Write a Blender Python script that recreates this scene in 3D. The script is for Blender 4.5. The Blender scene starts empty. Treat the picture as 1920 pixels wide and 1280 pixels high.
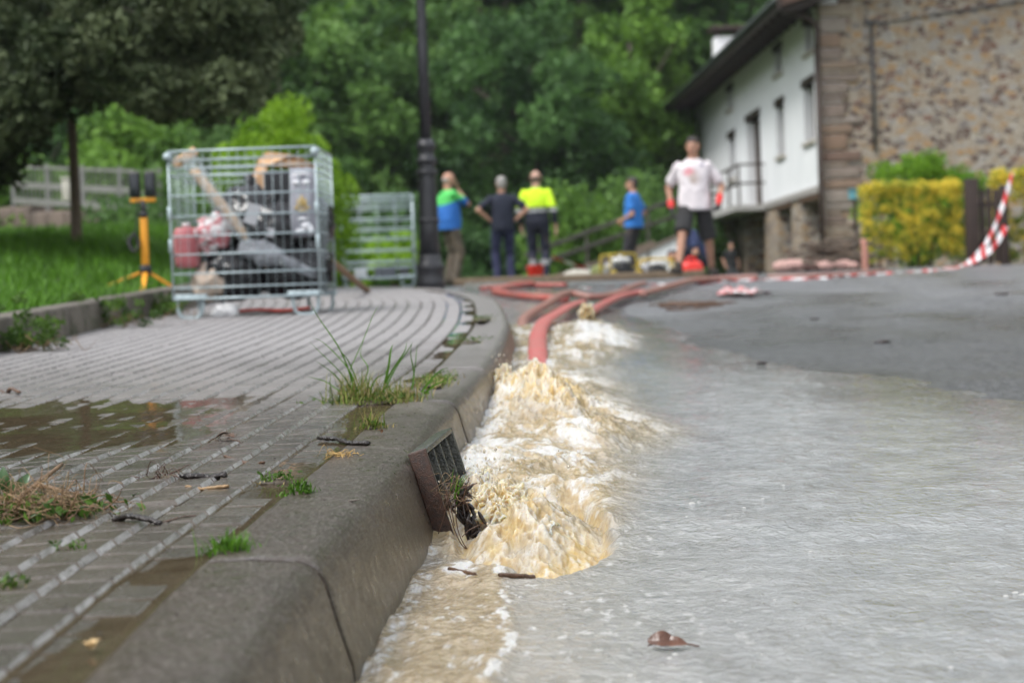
import bpy, bmesh, math, random
import numpy as np
from mathutils import Vector, Matrix
R = math.radians
SC = bpy.context.scene
COL = SC.collection
# ------------------------------------------------------------------ camera
CAM_H, PITCH, ROLL, LENS = 0.62, 1.15, 2.0, 70.0
cam_d = bpy.data.cameras.new("camera")
cam = bpy.data.objects.new("camera", cam_d)
COL.objects.link(cam)
cam_d.lens = LENS
cam_d.sensor_width = 36.0
cam_d.clip_start = 0.05
cam_d.clip_end = 2000.0
cam.matrix_world = Matrix.Translation((0, 0, CAM_H)) @ Matrix.Rotation(R(90 - PITCH), 4, 'X') @ Matrix.Rotation(R(-ROLL), 4, 'Z')
cam_d.dof.use_dof = True
cam_d.dof.focus_distance = 4.0
cam_d.dof.aperture_fstop = 4.6
cam_d.dof.aperture_blades = 9
SC.camera = cam
# ------------------------------------------------------------------ sky, sun, exposure
world = bpy.data.worlds.new("World")
SC.world = world
world.use_nodes = True
wn, wl = world.node_tree.nodes, world.node_tree.links
wn.clear()
w_out = wn.new("ShaderNodeOutputWorld")
w_bg = wn.new("ShaderNodeBackground")
w_sky = wn.new("ShaderNodeTexSky")
w_sky.sky_type = 'NISHITA'
w_sky.sun_disc = False
SUN_EL, SUN_AZ = 55.0, 238.0
w_sky.sun_elevation = R(SUN_EL)
w_sky.sun_rotation = R(SUN_AZ)
w_sky.air_density = 1.0
w_sky.dust_density = 4.0
w_hsv = wn.new("ShaderNodeHueSaturation")       # a closed cloud deck: the sky's blue almost gone
w_hsv.inputs["Saturation"].default_value = 0.16
w_mix = wn.new("ShaderNodeMix")
w_mix.data_type = 'RGBA'
w_mix.inputs[0].default_value = 0.6
w_mix.inputs[7].default_value = (8.3, 8.7, 9.5, 1)
wl.new(w_sky.outputs[0], w_hsv.inputs["Color"])
wl.new(w_hsv.outputs[0], w_mix.inputs[6])
wl.new(w_mix.outputs[2], w_bg.inputs[0])
w_bg.inputs[1].default_value = 0.11
wl.new(w_bg.outputs[0], w_out.inputs[0])
sun_d = bpy.data.lights.new("sun", 'SUN')
sun_d.energy = 1.5
sun_d.angle = R(14)
sun_d.color = (1.0, 0.975, 0.94)
sun = bpy.data.objects.new("sun", sun_d)
COL.objects.link(sun)
sun.location = (0, 0, 30)
_sd = Vector((math.sin(R(SUN_AZ)) * math.cos(R(SUN_EL)), math.cos(R(SUN_AZ)) * math.cos(R(SUN_EL)), math.sin(R(SUN_EL))))
sun.rotation_euler = _sd.to_track_quat('Z', 'Y').to_euler()
SC.view_settings.view_transform = 'Standard'
SC.view_settings.look = 'None'
SC.view_settings.gamma = 1.0
SC.view_settings.exposure = 0.9
SC.render.engine = 'CYCLES'
SC.cycles.use_denoising = True
SC.cycles.max_bounces = 8
SC.cycles.transparent_max_bounces = 12
# ------------------------------------------------------------------ picture <-> place
FPX = LENS / 36.0 * 1920
SL = 0.035                   # the street climbs 3.5 % away from the camera
KH = 0.18                    # kerb height
_MR = np.array(cam.matrix_world.to_3x3())
def ray(u, v):
    return _MR @ np.array([(u - 960) / FPX, -(v - 640) / FPX, -1.0])
def on_road(u, v, off=0.0):
    d = ray(u, v)
    t = (off - CAM_H) / (d[2] - SL * d[1])
    return np.array([0, 0, CAM_H]) + t * d
def on_walk(u, v): return on_road(u, v, KH)
def at(u, v, Y):
    d = ray(u, v)
    return np.array([0, 0, CAM_H]) + d * (Y / d[1])
def ss(e0, e1, x):
    t = np.clip((x - e0) / (e1 - e0), 0, 1)
    return t * t * (3 - 2 * t)
def ground_z(x, y):
    x = np.asarray(x, float); y = np.asarray(y, float)
    z = SL * np.minimum(y, 24.0) + 0.008 * np.clip(y - 24, 0, 14)
    z = z - 0.9 * ss(36, 46, y) * (1 - ss(3, 9, x))
    h = np.clip(y - 62, 0, 200)
    z = z + 0.62 * h
    z = z + 0.42 * np.clip(np.abs(x) - 28, 0, 80)
    return z
# ------------------------------------------------------------------ numpy noise
_rs = np.random.RandomState(7)
_PERM = np.concatenate([_rs.permutation(256)] * 3)
_GR = _rs.normal(size=(256, 3)); _GR /= np.linalg.norm(_GR, axis=1)[:, None]
def perlin(x, y, z=0.0):
    x, y, z = np.broadcast_arrays(np.asarray(x, float), np.asarray(y, float), np.asarray(z, float))
    xi, yi, zi = np.floor(x).astype(int), np.floor(y).astype(int), np.floor(z).astype(int)
    xf, yf, zf = x - xi, y - yi, z - zi
    f = lambda t: t * t * t * (t * (t * 6 - 15) + 10)
    u, v, w = f(xf), f(yf), f(zf)
    def g(a, b, c):
        i = _PERM[_PERM[_PERM[(xi + a) & 255] + ((yi + b) & 255)] + ((zi + c) & 255)]
        gr = _GR[i]
        return gr[..., 0] * (xf - a) + gr[..., 1] * (yf - b) + gr[..., 2] * (zf - c)
    L = lambda a, b, t: a + t * (b - a)
    return L(L(L(g(0,0,0), g(1,0,0), u), L(g(0,1,0), g(1,1,0), u), v),
             L(L(g(0,0,1), g(1,0,1), u), L(g(0,1,1), g(1,1,1), u), v), w) * 1.6
def fbm(x, y, z=0.0, o=4, gain=0.5):
    r, a, f = 0, 1.0, 1.0
    for k in range(o):
        r = r + a * perlin(x * f + 17.3 * k, y * f - 9.1 * k, z * f + 3.7 * k); a *= gain; f *= 2.03
    return r
def ridged(x, y, z=0.0, o=4, gain=0.5):
    r, a, f = 0, 1.0, 1.0
    for k in range(o):
        r = r + a * (1 - 2 * np.abs(perlin(x * f + 11.3 * k, y * f - 5.1 * k, z * f + 8.7 * k))); a *= gain; f *= 2.05
    return r
# ------------------------------------------------------------------ object helpers
def tag(o, label=None, cat=None, group=None, kind=None):
    if label: o["label"] = label
    if cat: o["category"] = cat
    if group: o["group"] = group
    if kind: o["kind"] = kind
    return o
def thing(name, label, cat, loc=(0, 0, 0), rz=0.0, group=None):
    o = bpy.data.objects.new(name, None)
    o.empty_display_size = 0.1
    COL.objects.link(o)
    o.location = loc
    o.rotation_euler = (0, 0, rz)
    return tag(o, label, cat, group)
def link_mesh(name, me, mat=None, parent=None):
    o = bpy.data.objects.new(name, me)
    COL.objects.link(o)
    if mat is not None:
        for m in (mat if isinstance(mat, (list, tuple)) else [mat]): me.materials.append(m)
    if parent is not None: o.parent = parent
    return o
def np_mesh(name, V, F, smooth=False, attrs=None, sizes=None):
    """V (n,3); F (m,k) array of equal-sized faces, or flat loop array with sizes"""
    me = bpy.data.meshes.new(name)
    V = np.asarray(V, np.float32)
    if sizes is None:
        F = np.asarray(F, np.int32); sizes = np.full(len(F), F.shape[1], np.int32); F = F.ravel()
    me.vertices.add(len(V)); me.vertices.foreach_set("co", V.ravel())
    me.loops.add(len(F)); me.loops.foreach_set("vertex_index", np.asarray(F, np.int32))
    st = np.concatenate([[0], np.cumsum(sizes)[:-1]]).astype(np.int32)
    me.polygons.add(len(sizes)); me.polygons.foreach_set("loop_start", st)
    me.polygons.foreach_set("loop_total", np.asarray(sizes, np.int32))
    me.polygons.foreach_set("use_smooth", np.full(len(sizes), bool(smooth)))
    me.update(calc_edges=True)
    for k, a in (attrs or {}).items():
        at_ = me.attributes.new(k, 'FLOAT', 'POINT'); at_.data.foreach_set("value", np.asarray(a, np.float32))
    return me
def _frame(d):
    d = d / (np.linalg.norm(d) + 1e-12)
    a = np.array([0, 0, 1.0]) if abs(d[2]) < 0.9 else np.array([1.0, 0, 0])
    u = np.cross(d, a); u /= np.linalg.norm(u)
    return u, np.cross(d, u)
def smooth_path(P, n=40):
    P = np.asarray(P, float)
    Q = np.vstack([2 * P[0] - P[1], P, 2 * P[-1] - P[-2]])
    out = []
    m = len(P) - 1
    for i in range(m):
        p0, p1, p2, p3 = Q[i:i + 4]
        for t in np.linspace(0, 1, max(2, n // m), endpoint=False):
            out.append(0.5 * (2 * p1 + (p2 - p0) * t + (2 * p0 - 5 * p1 + 4 * p2 - p3) * t * t + (3 * p1 - p0 - 3 * p2 + p3) * t ** 3))
    out.append(P[-1])
    return np.array(out)
class MB:
    def __init__(s): s.v, s.f, s.sm, s.mi, s.cur = [], [], [], [], 0
    def add(s, V, F, sm=False):
        b = len(s.v)
        s.v.extend([tuple(p) for p in np.asarray(V, float)])
        for f in F:
            s.f.append([b + i for i in f]); s.sm.append(sm); s.mi.append(s.cur)
        return s
    def box(s, c, size, rz=0.0, rot=None, bev=0.0):
        x, y, z = [q / 2 for q in size]
        if bev <= 0:
            V = np.array([(a, b, c_) for c_ in (-z, z) for b in (-y, y) for a in (-x, x)])
            F = [(0, 2, 3, 1), (4, 5, 7, 6), (0, 1, 5, 4), (2, 6, 7, 3), (0, 4, 6, 2), (1, 3, 7, 5)]
        else:
            bm = bmesh.new(); bmesh.ops.create_cube(bm, size=1.0)
            for v in bm.verts: v.co = Vector((v.co.x * x * 2, v.co.y * y * 2, v.co.z * z * 2))
            bmesh.ops.bevel(bm, geom=bm.edges[:], offset=min(bev, min(x, y, z) * 0.9), segments=2, affect='EDGES', profile=0.6)
            bm.verts.index_update()
            V = np.array([v.co[:] for v in bm.verts]); F = [[v.index for v in f.verts] for f in bm.faces]; bm.free()
        M = np.array(rot) if rot is not None else np.array(Matrix.Rotation(rz, 3, 'Z'))
        return s.add(V @ M.T + np.asarray(c, float), F, bev > 0)
    def bar(s, a, b, w, h=None, up=(0, 0, 1), bev=0.0):
        a, b = np.asarray(a, float), np.asarray(b, float); h = h or w
        d = b - a; L = np.linalg.norm(d); d = d / L
        u = np.cross(d, np.asarray(up, float))
        if np.linalg.norm(u) < 1e-4: u = np.cross(d, (1.0, 0, 0))
        u /= np.linalg.norm(u); t = np.cross(u, d)
        return s.box((a + b) / 2, (w, L, h), rot=np.stack([u, d, t], 1), bev=bev)
    def tube(s, P, r, seg=8, cap=True, flat=1.0, sm=True):
        P = np.asarray(P, float); n = len(P)
        r = np.broadcast_to(np.asarray(r, float), (n,))
        T = np.gradient(P, axis=0)
        u, _ = _frame(T[0]); V = []
        for i in range(n):
            d = T[i] / (np.linalg.norm(T[i]) + 1e-12)
            u = u - d * np.dot(u, d); u /= (np.linalg.norm(u) + 1e-12); w = np.cross(d, u)
            for k in range(seg):
                a = 2 * math.pi * k / seg
                V.append(P[i] + r[i] * (math.cos(a) * u + flat * math.sin(a) * w))
        F = [(i * seg + k, i * seg + (k + 1) % seg, (i + 1) * seg + (k + 1) % seg, (i + 1) * seg + k) for i in range(n - 1) for k in range(seg)]
        if cap:
            F.append(tuple(range(seg - 1, -1, -1))); F.append(tuple((n - 1) * seg + k for k in range(seg)))
        return s.add(V, F, sm)
    def lathe(s, prof, c=(0, 0, 0), seg=24, sm=True, axis=None):
        V, F = [], []
        n = len(prof)
        for r, z in prof:
            for k in range(seg):
                a = 2 * math.pi * k / seg; V.append((r * math.cos(a), r * math.sin(a), z))
        for i in range(n - 1):
            for k in range(seg):
                F.append((i * seg + k, i * seg + (k + 1) % seg, (i + 1) * seg + (k + 1) % seg, (i + 1) * seg + k))
        F.append(tuple(range(seg - 1, -1, -1))); F.append(tuple((n - 1) * seg + k for k in range(seg)))
        V = np.array(V)
        if axis is not None:
            d = np.asarray(axis, float); d /= np.linalg.norm(d); u, w = _frame(d)
            V = V[:, :1] * u + V[:, 1:2] * w + V[:, 2:3] * d
        return s.add(V + np.asarray(c, float), F, sm)
    def ball(s, c, r, seg=12, rings=8, rot=None):
        r = np.broadcast_to(np.asarray(r, float), (3,))
        V = [(0, 0, 1)]
        for i in range(1, rings):
            t = math.pi * i / rings
            for k in range(seg):
                a = 2 * math.pi * k / seg; V.append((math.sin(t) * math.cos(a), math.sin(t) * math.sin(a), math.cos(t)))
        V.append((0, 0, -1)); F = []
        for k in range(seg): F.append((0, 1 + k, 1 + (k + 1) % seg))
        for i in range(rings - 2):
            for k in range(seg):
                a = 1 + i * seg + k; b = 1 + i * seg + (k + 1) % seg
                F.append((a, a + seg, b + seg, b))
        l = len(V) - 1; o = 1 + (rings - 2) * seg
        for k in range(seg): F.append((l, o + (k + 1) % seg, o + k))
        V = np.array(V) * r
        if rot is not None: V = V @ np.array(rot).T
        return s.add(V + np.asarray(c, float), F, True)
    def capsule(s, a, b, r0, r1, seg=12):
        a, b = np.asarray(a, float), np.asarray(b, float)
        s.ball(a, r0, seg, 8); s.ball(b, r1, seg, 8)
        return s.tube([a, b], [r0, r1], seg)
    def loft(s, rings, seg=20):
        """rings: (cx, cy, cz, rx, ry)"""
        V = []
        for cx, cy, cz, rx, ry in rings:
            for k in range(seg):
                a = 2 * math.pi * k / seg
                ca, sa = math.cos(a), math.sin(a)
                q = 2.4
                V.append((cx + rx * math.copysign(abs(ca) ** (2 / q), ca), cy + ry * math.copysign(abs(sa) ** (2 / q), sa), cz))
        n = len(rings)
        F = [(i * seg + k, i * seg + (k + 1) % seg, (i + 1) * seg + (k + 1) % seg, (i + 1) * seg + k) for i in range(n - 1) for k in range(seg)]
        F.append(tuple(range(seg - 1, -1, -1))); F.append(tuple((n - 1) * seg + k for k in range(seg)))
        return s.add(V, F, True)
    def mesh(s, name):
        me = bpy.data.meshes.new(name)
        me.from_pydata(s.v, [], s.f); me.update()
        me.polygons.foreach_set("use_smooth", s.sm)
        me.polygons.foreach_set("material_index", s.mi)
        return me
    def build(s, name, mat, parent=None):
        return link_mesh(name, s.mesh(name), mat, parent)
    def fuse(s, name, mat, parent=None, voxel=0.008, smooth=4, link=True):
        """one continuous skin round everything collected"""
        o = bpy.data.objects.new("tmp", s.mesh("tmp")); COL.objects.link(o)
        m = o.modifiers.new("r", 'REMESH'); m.mode = 'VOXEL'; m.voxel_size = voxel
        if smooth:
            q = o.modifiers.new("s", 'SMOOTH'); q.factor = 0.5; q.iterations = smooth
        dg = bpy.context.evaluated_depsgraph_get(); dg.update()
        me = bpy.data.meshes.new_from_object(o.evaluated_get(dg))
        bpy.data.objects.remove(o)
        me.name = name
        me.polygons.foreach_set("use_smooth", np.ones(len(me.polygons), bool))
        me.materials.clear()
        return link_mesh(name, me, mat, parent) if link else me
def copy_thing(o, parent=None):
    c = o.copy(); COL.objects.link(c)
    if parent is not None: c.parent = parent
    for ch in list(o.children): copy_thing(ch, c)
    return c
def verts_of(me):
    a = np.empty(len(me.vertices) * 3, np.float32); me.vertices.foreach_get("co", a); return a.reshape(-1, 3)
def set_verts(me, V):
    me.vertices.foreach_set("co", np.asarray(V, np.float32).ravel()); me.update()
def normals_of(me):
    a = np.empty(len(me.vertices) * 3, np.float32); me.vertex_normals.foreach_get("vector", a); return a.reshape(-1, 3)
# ------------------------------------------------------------------ material helpers
class NT:
    def __init__(s, name):
        s.m = bpy.data.materials.new(name); s.m.use_nodes = True
        s.t = s.m.node_tree; s.n = s.t.nodes; s.n.clear()
        s.out = s.n.new("ShaderNodeOutputMaterial")
    def node(s, t, **kw):
        n = s.n.new(t)
        for k, v in kw.items(): setattr(n, k, v)
        return n
    def set(s, inp, v):
        if hasattr(v, "is_output") or isinstance(v, bpy.types.NodeSocket): s.t.links.new(v, inp)
        else: inp.default_value = v
    def coord(s, kind="Object"): return s.node("ShaderNodeTexCoord").outputs[kind]
    def mapping(s, vec, scale=(1, 1, 1), rot=(0, 0, 0), loc=(0, 0, 0)):
        n = s.node("ShaderNodeMapping"); s.set(n.inputs[0], vec); n.inputs[1].default_value = loc
        n.inputs[2].default_value = rot; n.inputs[3].default_value = scale; return n.outputs[0]
    def noise(s, vec, scale=5, detail=4, rough=0.5, dist=0.0, out=0):
        n = s.node("ShaderNodeTexNoise"); s.set(n.inputs["Vector"], vec); s.set(n.inputs["Scale"], scale)
        n.inputs["Detail"].default_value = detail; n.inputs["Roughness"].default_value = rough; n.inputs["Distortion"].default_value = dist
        return n.outputs[out]
    def voro(s, vec, scale=5, feature='F1', out=0, rnd=1.0):
        n = s.node("ShaderNodeTexVoronoi", feature=feature); s.set(n.inputs["Vector"], vec); s.set(n.inputs["Scale"], scale)
        n.inputs["Randomness"].default_value = rnd
        return n.outputs[out]
    def ramp(s, fac, stops, interp='LINEAR'):
        n = s.node("ShaderNodeValToRGB"); n.color_ramp.interpolation = interp
        e = n.color_ramp.elements
        while len(e) < len(stops): e.new(0.5)
        for q, (p, c) in zip(e, stops):
            q.position = p; q.color = (c, c, c, 1) if isinstance(c, (int, float)) else (*c[:3], 1)
        s.set(n.inputs[0], fac); return n.outputs[0]
    def mix(s, fac, a, b, blend='MIX'):
        n = s.node("ShaderNodeMix", data_type='RGBA', blend_type=blend)
        c4 = lambda v: (*v, 1) if isinstance(v, tuple) and len(v) == 3 else v
        s.set(n.inputs[0], fac); s.set(n.inputs[6], c4(a)); s.set(n.inputs[7], c4(b)); return n.outputs[2]
    def math(s, op, a, b=0.0, clamp=False):
        n = s.node("ShaderNodeMath", operation=op, use_clamp=clamp); s.set(n.inputs[0], a); s.set(n.inputs[1], b); return n.outputs[0]
    def attr(s, name, out=2):
        n = s.node("ShaderNodeAttribute", attribute_name=name); return n.outputs[out]
    def rand(s): return s.node("ShaderNodeObjectInfo").outputs["Random"]
    def bump(s, h, strength=0.3, dist=0.01, nrm=None):
        n = s.node("ShaderNodeBump"); n.inputs["Strength"].default_value = strength; n.inputs["Distance"].default_value = dist
        s.set(n.inputs["Height"], h)
        if nrm is not None: s.set(n.inputs["Normal"], nrm)
        return n.outputs[0]
    def bsdf(s, col, rough=0.5, nrm=None, **kw):
        p = s.node("ShaderNodeBsdfPrincipled")
        s.set(p.inputs["Base Color"], (*col, 1) if isinstance(col, tuple) and len(col) == 3 else col)
        s.set(p.inputs["Roughness"], rough)
        if nrm is not None: s.set(p.inputs["Normal"], nrm)
        for k, v in kw.items(): s.set(p.inputs[k.replace("_", " ")], v)
        return p.outputs[0]
    def done(s, sh, disp=None):
        s.t.links.new(sh, s.out.inputs[0]); return s.m
def mat(name, col, rough=0.5, var=0.12, scale=8.0, bump=0.0, bscale=60, **kw):
    """plain material with a little uneven colour and grain"""
    t = NT(name); c = t.coord()
    f = t.noise(c, scale, 5, 0.6)
    dark = tuple(q * (1 - var) for q in col); light = tuple(min(1, q * (1 + var)) for q in col)
    colr = t.mix(t.ramp(f, [(0.3, 0.0), (0.7, 1.0)]), dark, light)
    n = t.bump(t.noise(c, bscale, 3), bump, 0.01) if bump else None
    r = t.ramp(f, [(0.3, max(0.02, rough - 0.08)), (0.7, min(1, rough + 0.08))])
    return t.done(t.bsdf(colr, r, n, **kw))
# ================================================================== the street
KP = [(-.30, -1.0), (-.295, .5), (-.285, 2.0), (-.27, 2.8), (-.21, 4.0), (-.145, 5.44), (-.07, 6.9), (-.02, 8.86), (-.02, 10.6), (-.1, 13.2),
      (-.33, 15.2), (-.62, 16.35), (-1.1, 17.3), (-1.9, 17.95), (-3.0, 18.25), (-4.6, 18.4)]
_kc = smooth_path([(a, b, 0) for a, b in KP], 600)[:, :2]
_seg = np.linalg.norm(np.diff(_kc, axis=0), axis=1)
_S = np.concatenate([[0], np.cumsum(_seg)])
KLEN = _S[-1]
_s = np.arange(0, KLEN, 0.02)
KC = np.stack([np.interp(_s, _S, _kc[:, 0]), np.interp(_s, _S, _kc[:, 1])], 1)
_t = np.gradient(KC, axis=0); _t /= np.linalg.norm(_t, axis=1)[:, None]
KN = np.stack([-_t[:, 1], _t[:, 0]], 1)                      # points onto the pavement
_ker = np.exp(-0.5 * (np.arange(-150, 151) * 0.02 / 1.1) ** 2); _ker /= _ker.sum()
def _sm(a): return np.convolve(np.pad(a, 150, mode='edge'), _ker, 'valid')
KNS = np.stack([_sm(KN[:, 0]), _sm(KN[:, 1])], 1); KNS /= np.linalg.norm(KNS, axis=1)[:, None]
def kerb_at(s, n, smooth=False):
    i = np.asarray(s) / 0.02
    N = KNS if smooth else KN
    k = np.arange(len(KC))
    f = lambda A: np.stack([np.interp(i, k, A[:, 0]), np.interp(i, k, A[:, 1])], -1)
    return f(KC) + f(N) * np.asarray(n)[..., None]
def kerb_x(y):
    m = KC[:, 1] < 16
    return np.interp(y, KC[m, 1], KC[m, 0])
# --- materials of the street
def m_asphalt():
    t = NT("asphalt"); c = t.coord()
    big = t.noise(c, 1.3, 5, 0.65)
    agg = t.voro(c, 170.0, 'F1'); grit = t.noise(c, 420, 2)
    agg2 = t.voro(t.mapping(c, (1, .25, 1)), 95.0, 'F1'); tonev = t.noise(t.mapping(c, (1, .35, 1)), 34, 4, .7); patch = t.noise(t.mapping(c, (.7, .35, 1)), 1.0, 4, .6)
    col = t.mix(t.ramp(agg2, [(0.1, 1.0), (0.5, 0.0)]), (0.045, 0.046, 0.05), (0.21, 0.212, 0.225))
    col = t.mix(t.ramp(tonev, [(.47, 0), (.56, .8)]), col, (0.22, 0.22, 0.232))
    col = t.mix(t.ramp(patch, [(.40, .6), (.52, 0)]), col, (0.05, 0.05, 0.054))
    col = t.mix(t.ramp(big, [(0.38, 0.0), (0.66, 0.55)]), col, (0.2, 0.2, 0.208))
    sy = t.node('ShaderNodeSeparateXYZ'); t.set(sy.inputs[0], c)
    damp = t.ramp(t.math('ADD', t.math('MULTIPLY', sy.outputs[1], .05), t.math('MULTIPLY', patch, .3)), [(.68, 1), (.95, 0)])   # still soaked where the sheet has just drained away
    col = t.mix(t.math('MULTIPLY', damp, .62), col, (0.028, 0.028, 0.031))
    rg = t.math('SUBTRACT', t.ramp(patch, [(0.38, 0.24), (0.62, 0.46)]), t.math('MULTIPLY', damp, .08))
    h = t.math('ADD', t.math('MULTIPLY', agg2, -2.0), t.math('MULTIPLY', grit, 0.3))
    return t.done(t.bsdf(col, rg, t.bump(h, 0.55, 0.004)))
def m_kerb():
    t = NT("wet_concrete"); c = t.coord()
    big = t.noise(c, 3.0, 6, 0.65); cs = t.mapping(c, (1, .28, 1)); fine = t.noise(cs, 210, 5, 0.8); pit = t.voro(cs, 170, 'F1')
    sp = t.voro(t.mapping(c, (1, 1, 1)), 150, 'F1', 1)
    col = t.mix(t.ramp(big, [(0.3, 0.0), (0.72, 1.0)]), (0.03, 0.02, 0.0135), (0.06, 0.045, 0.033))
    col = t.mix(t.ramp(fine, [(0.49, 0.0), (0.6, 0.85)]), col, (0.135, 0.116, 0.10))
    col = t.mix(t.ramp(pit, [(0.0, 0.8), (0.22, 0.0)]), col, (0.05, 0.043, 0.035))
    # mud tide-mark low on the face, by height above the road (real staining)
    sepz = t.node("ShaderNodeSeparateXYZ"); t.set(sepz.inputs[0], c)
    hh = t.math('SUBTRACT', sepz.outputs[2], t.math('MULTIPLY', sepz.outputs[1], SL))
    stain = t.ramp(t.math('ADD', hh, t.math('MULTIPLY', big, 0.07)), [(0.06, 0.75), (0.17, 0.0)])
    col = t.mix(stain, col, (0.075, 0.06, 0.042))
    upslope = t.ramp(t.math('ADD', t.math('MULTIPLY', sepz.outputs[1], .1), t.math('MULTIPLY', big, .35)), [(.62, 0), (1.0, 1)])
    top = t.ramp(hh, [(.15, 0), (.178, 1)])
    col = t.mix(t.math('MULTIPLY', t.math('MULTIPLY', upslope, top), .8), col, (.27, .25, .245))  # kerb top turns paler further up the slope
    gl = t.noise(c, 34, 5, 0.7)
    rg = t.ramp(gl, [(0.36, 0.12), (0.62, 0.36)])
    h = t.math('ADD', t.math('MULTIPLY', fine, 1.0), t.math('MULTIPLY', t.ramp(pit, [(0, 0), (0.3, 1)]), 0.7))
    return t.done(t.bsdf(col, t.math('ADD', rg, .15), t.bump(h, 0.5, 0.003), Specular_IOR_Level=.3, Coat_Weight=t.ramp(gl, [(.35, .6), (.65, .12)]), Coat_Roughness=t.ramp(gl, [(.35, .1), (.65, .3)]), Coat_IOR=1.33, Coat_Normal=t.bump(h, 0.22, 0.003)))
def m_paver():
    t = NT("paving_blocks"); c = t.coord()
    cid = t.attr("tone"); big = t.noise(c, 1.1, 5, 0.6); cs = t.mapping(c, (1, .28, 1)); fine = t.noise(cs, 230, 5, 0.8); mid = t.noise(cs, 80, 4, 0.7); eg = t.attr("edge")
    col = t.mix(cid, (0.036, 0.0275, 0.021), (0.078, 0.064, 0.052))
    col = t.mix(t.ramp(big, [(0.45, 0.0), (0.75, 0.45)]), col, (0.16, 0.135, 0.1))
    col = t.mix(t.ramp(fine, [(0.49, 0.0), (0.6, 0.85)]), col, (0.135, 0.123, 0.11))
    col = t.mix(t.ramp(mid, [(0.62, 0.0), (0.74, 0.8)]), col, (0.06, 0.052, 0.04))
    sy = t.node('ShaderNodeSeparateXYZ'); t.set(sy.inputs[0], c)
    upslope = t.ramp(t.math('ADD', t.math('MULTIPLY', sy.outputs[1], .1), t.math('MULTIPLY', big, .35)), [(.62, 0), (1.0, 1)])      # the blocks turn paler and rougher further up the slope
    col = t.mix(t.math('MULTIPLY', upslope, .85), col, t.mix(fine, (.23, .215, .215), (.36, .345, .345)))
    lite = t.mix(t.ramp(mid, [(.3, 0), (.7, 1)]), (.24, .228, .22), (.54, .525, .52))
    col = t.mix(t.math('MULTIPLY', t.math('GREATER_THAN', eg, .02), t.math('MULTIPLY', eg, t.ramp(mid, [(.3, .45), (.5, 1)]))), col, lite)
    rg = t.ramp(t.noise(c, 14, 4, 0.6), [(0.35, 0.14), (0.65, 0.34)])
    rg = t.math('ADD', rg, t.math('MULTIPLY', upslope, .25))
    return t.done(t.bsdf(col, rg, t.bump(t.math('ADD', fine, t.math('MULTIPLY', mid, 0.7)), 0.5, 0.003), Specular_IOR_Level=.32, Coat_Weight=t.math('MULTIPLY', t.math('SUBTRACT', 1.0, upslope, True), .32), Coat_Roughness=.12, Coat_IOR=1.33))
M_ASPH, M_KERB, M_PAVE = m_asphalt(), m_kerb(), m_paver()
def m_ground():
    t = NT("meadow_ground"); c = t.coord()
    a = t.noise(c, 0.7, 5, 0.6); b = t.noise(c, 20, 4, 0.6)
    col = t.mix(t.ramp(a, [(0.35, 0), (0.7, 1)]), (0.03, 0.055, 0.012), (0.06, 0.085, 0.02))
    col = t.mix(t.ramp(b, [(0.5, 0), (0.75, 0.5)]), col, (0.075, 0.055, 0.03))
    return t.done(t.bsdf(col, 0.85, t.bump(b, 0.4, 0.05)))
M_GROUND = m_ground()
M_MORTAR = mat("joint_mud", (0.045, 0.036, 0.024), 0.3, 0.3, 40, 0.3)
# --- ground: one sheet out past the wooded hillside
gx = np.concatenate([np.linspace(-160, -12, 60), np.linspace(-11, 14, 100), np.linspace(15, 160, 60)])
gy = np.concatenate([np.linspace(-60, -1, 30), np.linspace(0, 66, 200), np.linspace(68, 220, 60)])
X, Y = np.meshgrid(gx, gy)
Z = ground_z(X, Y) - 0.03 + 0.0 * X
Z = Z + 0.15 * fbm(X * .3, Y * .3) * ss(40, 50, Y)
nx, ny = len(gx), len(gy)
def grid_faces(nx, ny):
    i = np.arange(nx - 1)[None, :] + nx * np.arange(ny - 1)[:, None]
    return np.stack([i, i + 1, i + 1 + nx, i + nx], -1).reshape(-1, 4)
tag(link_mesh("ground", np_mesh("ground", np.stack([X, Y, Z], -1).reshape(-1, 3), grid_faces(nx, ny), True), M_GROUND), kind="structure")
# --- road sheet: from the kerb out to the right, up to the crest
ry = np.concatenate([np.linspace(-20, 1, 22), np.linspace(1.2, 3.0, 20), np.linspace(3.05, 5, 50), np.linspace(5.1, 26.5, 190)])
rx = np.concatenate([np.linspace(-6, -0.6, 20), np.linspace(-.5, 9, 120), np.linspace(9.5, 24, 20)])
X, Y = np.meshgrid(rx, ry)
def road_z(X, Y):
    return ground_z(X, Y) - 0.015 + 0.012 * fbm(X * .6, Y * .35, 2.2, 3) + 0.03 * ss(1.2, 3.2, X) * (Y < 40) - .075 * np.exp(-(((X - .03) / .19) ** 2 + ((Y - 4.02) / .5) ** 2) ** 2)
Z = road_z(X, Y)
tag(link_mesh("road", np_mesh("road", np.stack([X, Y, Z], -1).reshape(-1, 3), grid_faces(len(rx), len(ry)), True), M_ASPH), kind="structure")
# --- kerb: stones with rounded shoulders and dark joints
def kerb_profile():
    pts = [(0.165, -0.06), (0.165, -0.004), (0.158, 0.0), (0.10, 0.0015), (0.045, 0.0)]
    for a in np.linspace(80, 8, 9):                # shoulder, 5 cm radius
        pts.append((0.045 - 0.052 * math.cos(R(a)), -0.052 + 0.052 * math.sin(R(a))))
    pts += [(-0.022, -0.1), (-0.038, -0.15), (-0.05, -0.26)]
    return pts
kprof = np.array(kerb_profile())
JOINTS = [-0.0, 1.05, 2.2, 3.42, 3.76, 5.02, 6.28, 7.5, 8.75, 10.0, 11.2, 12.4, 13.6, 14.8, 15.9, 17.0, 18.1, 19.2, 20.3, 21.4, 22.5, 23.6]
JOINTS = [j for j in JOINTS if j < KLEN - 0.3]
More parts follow.
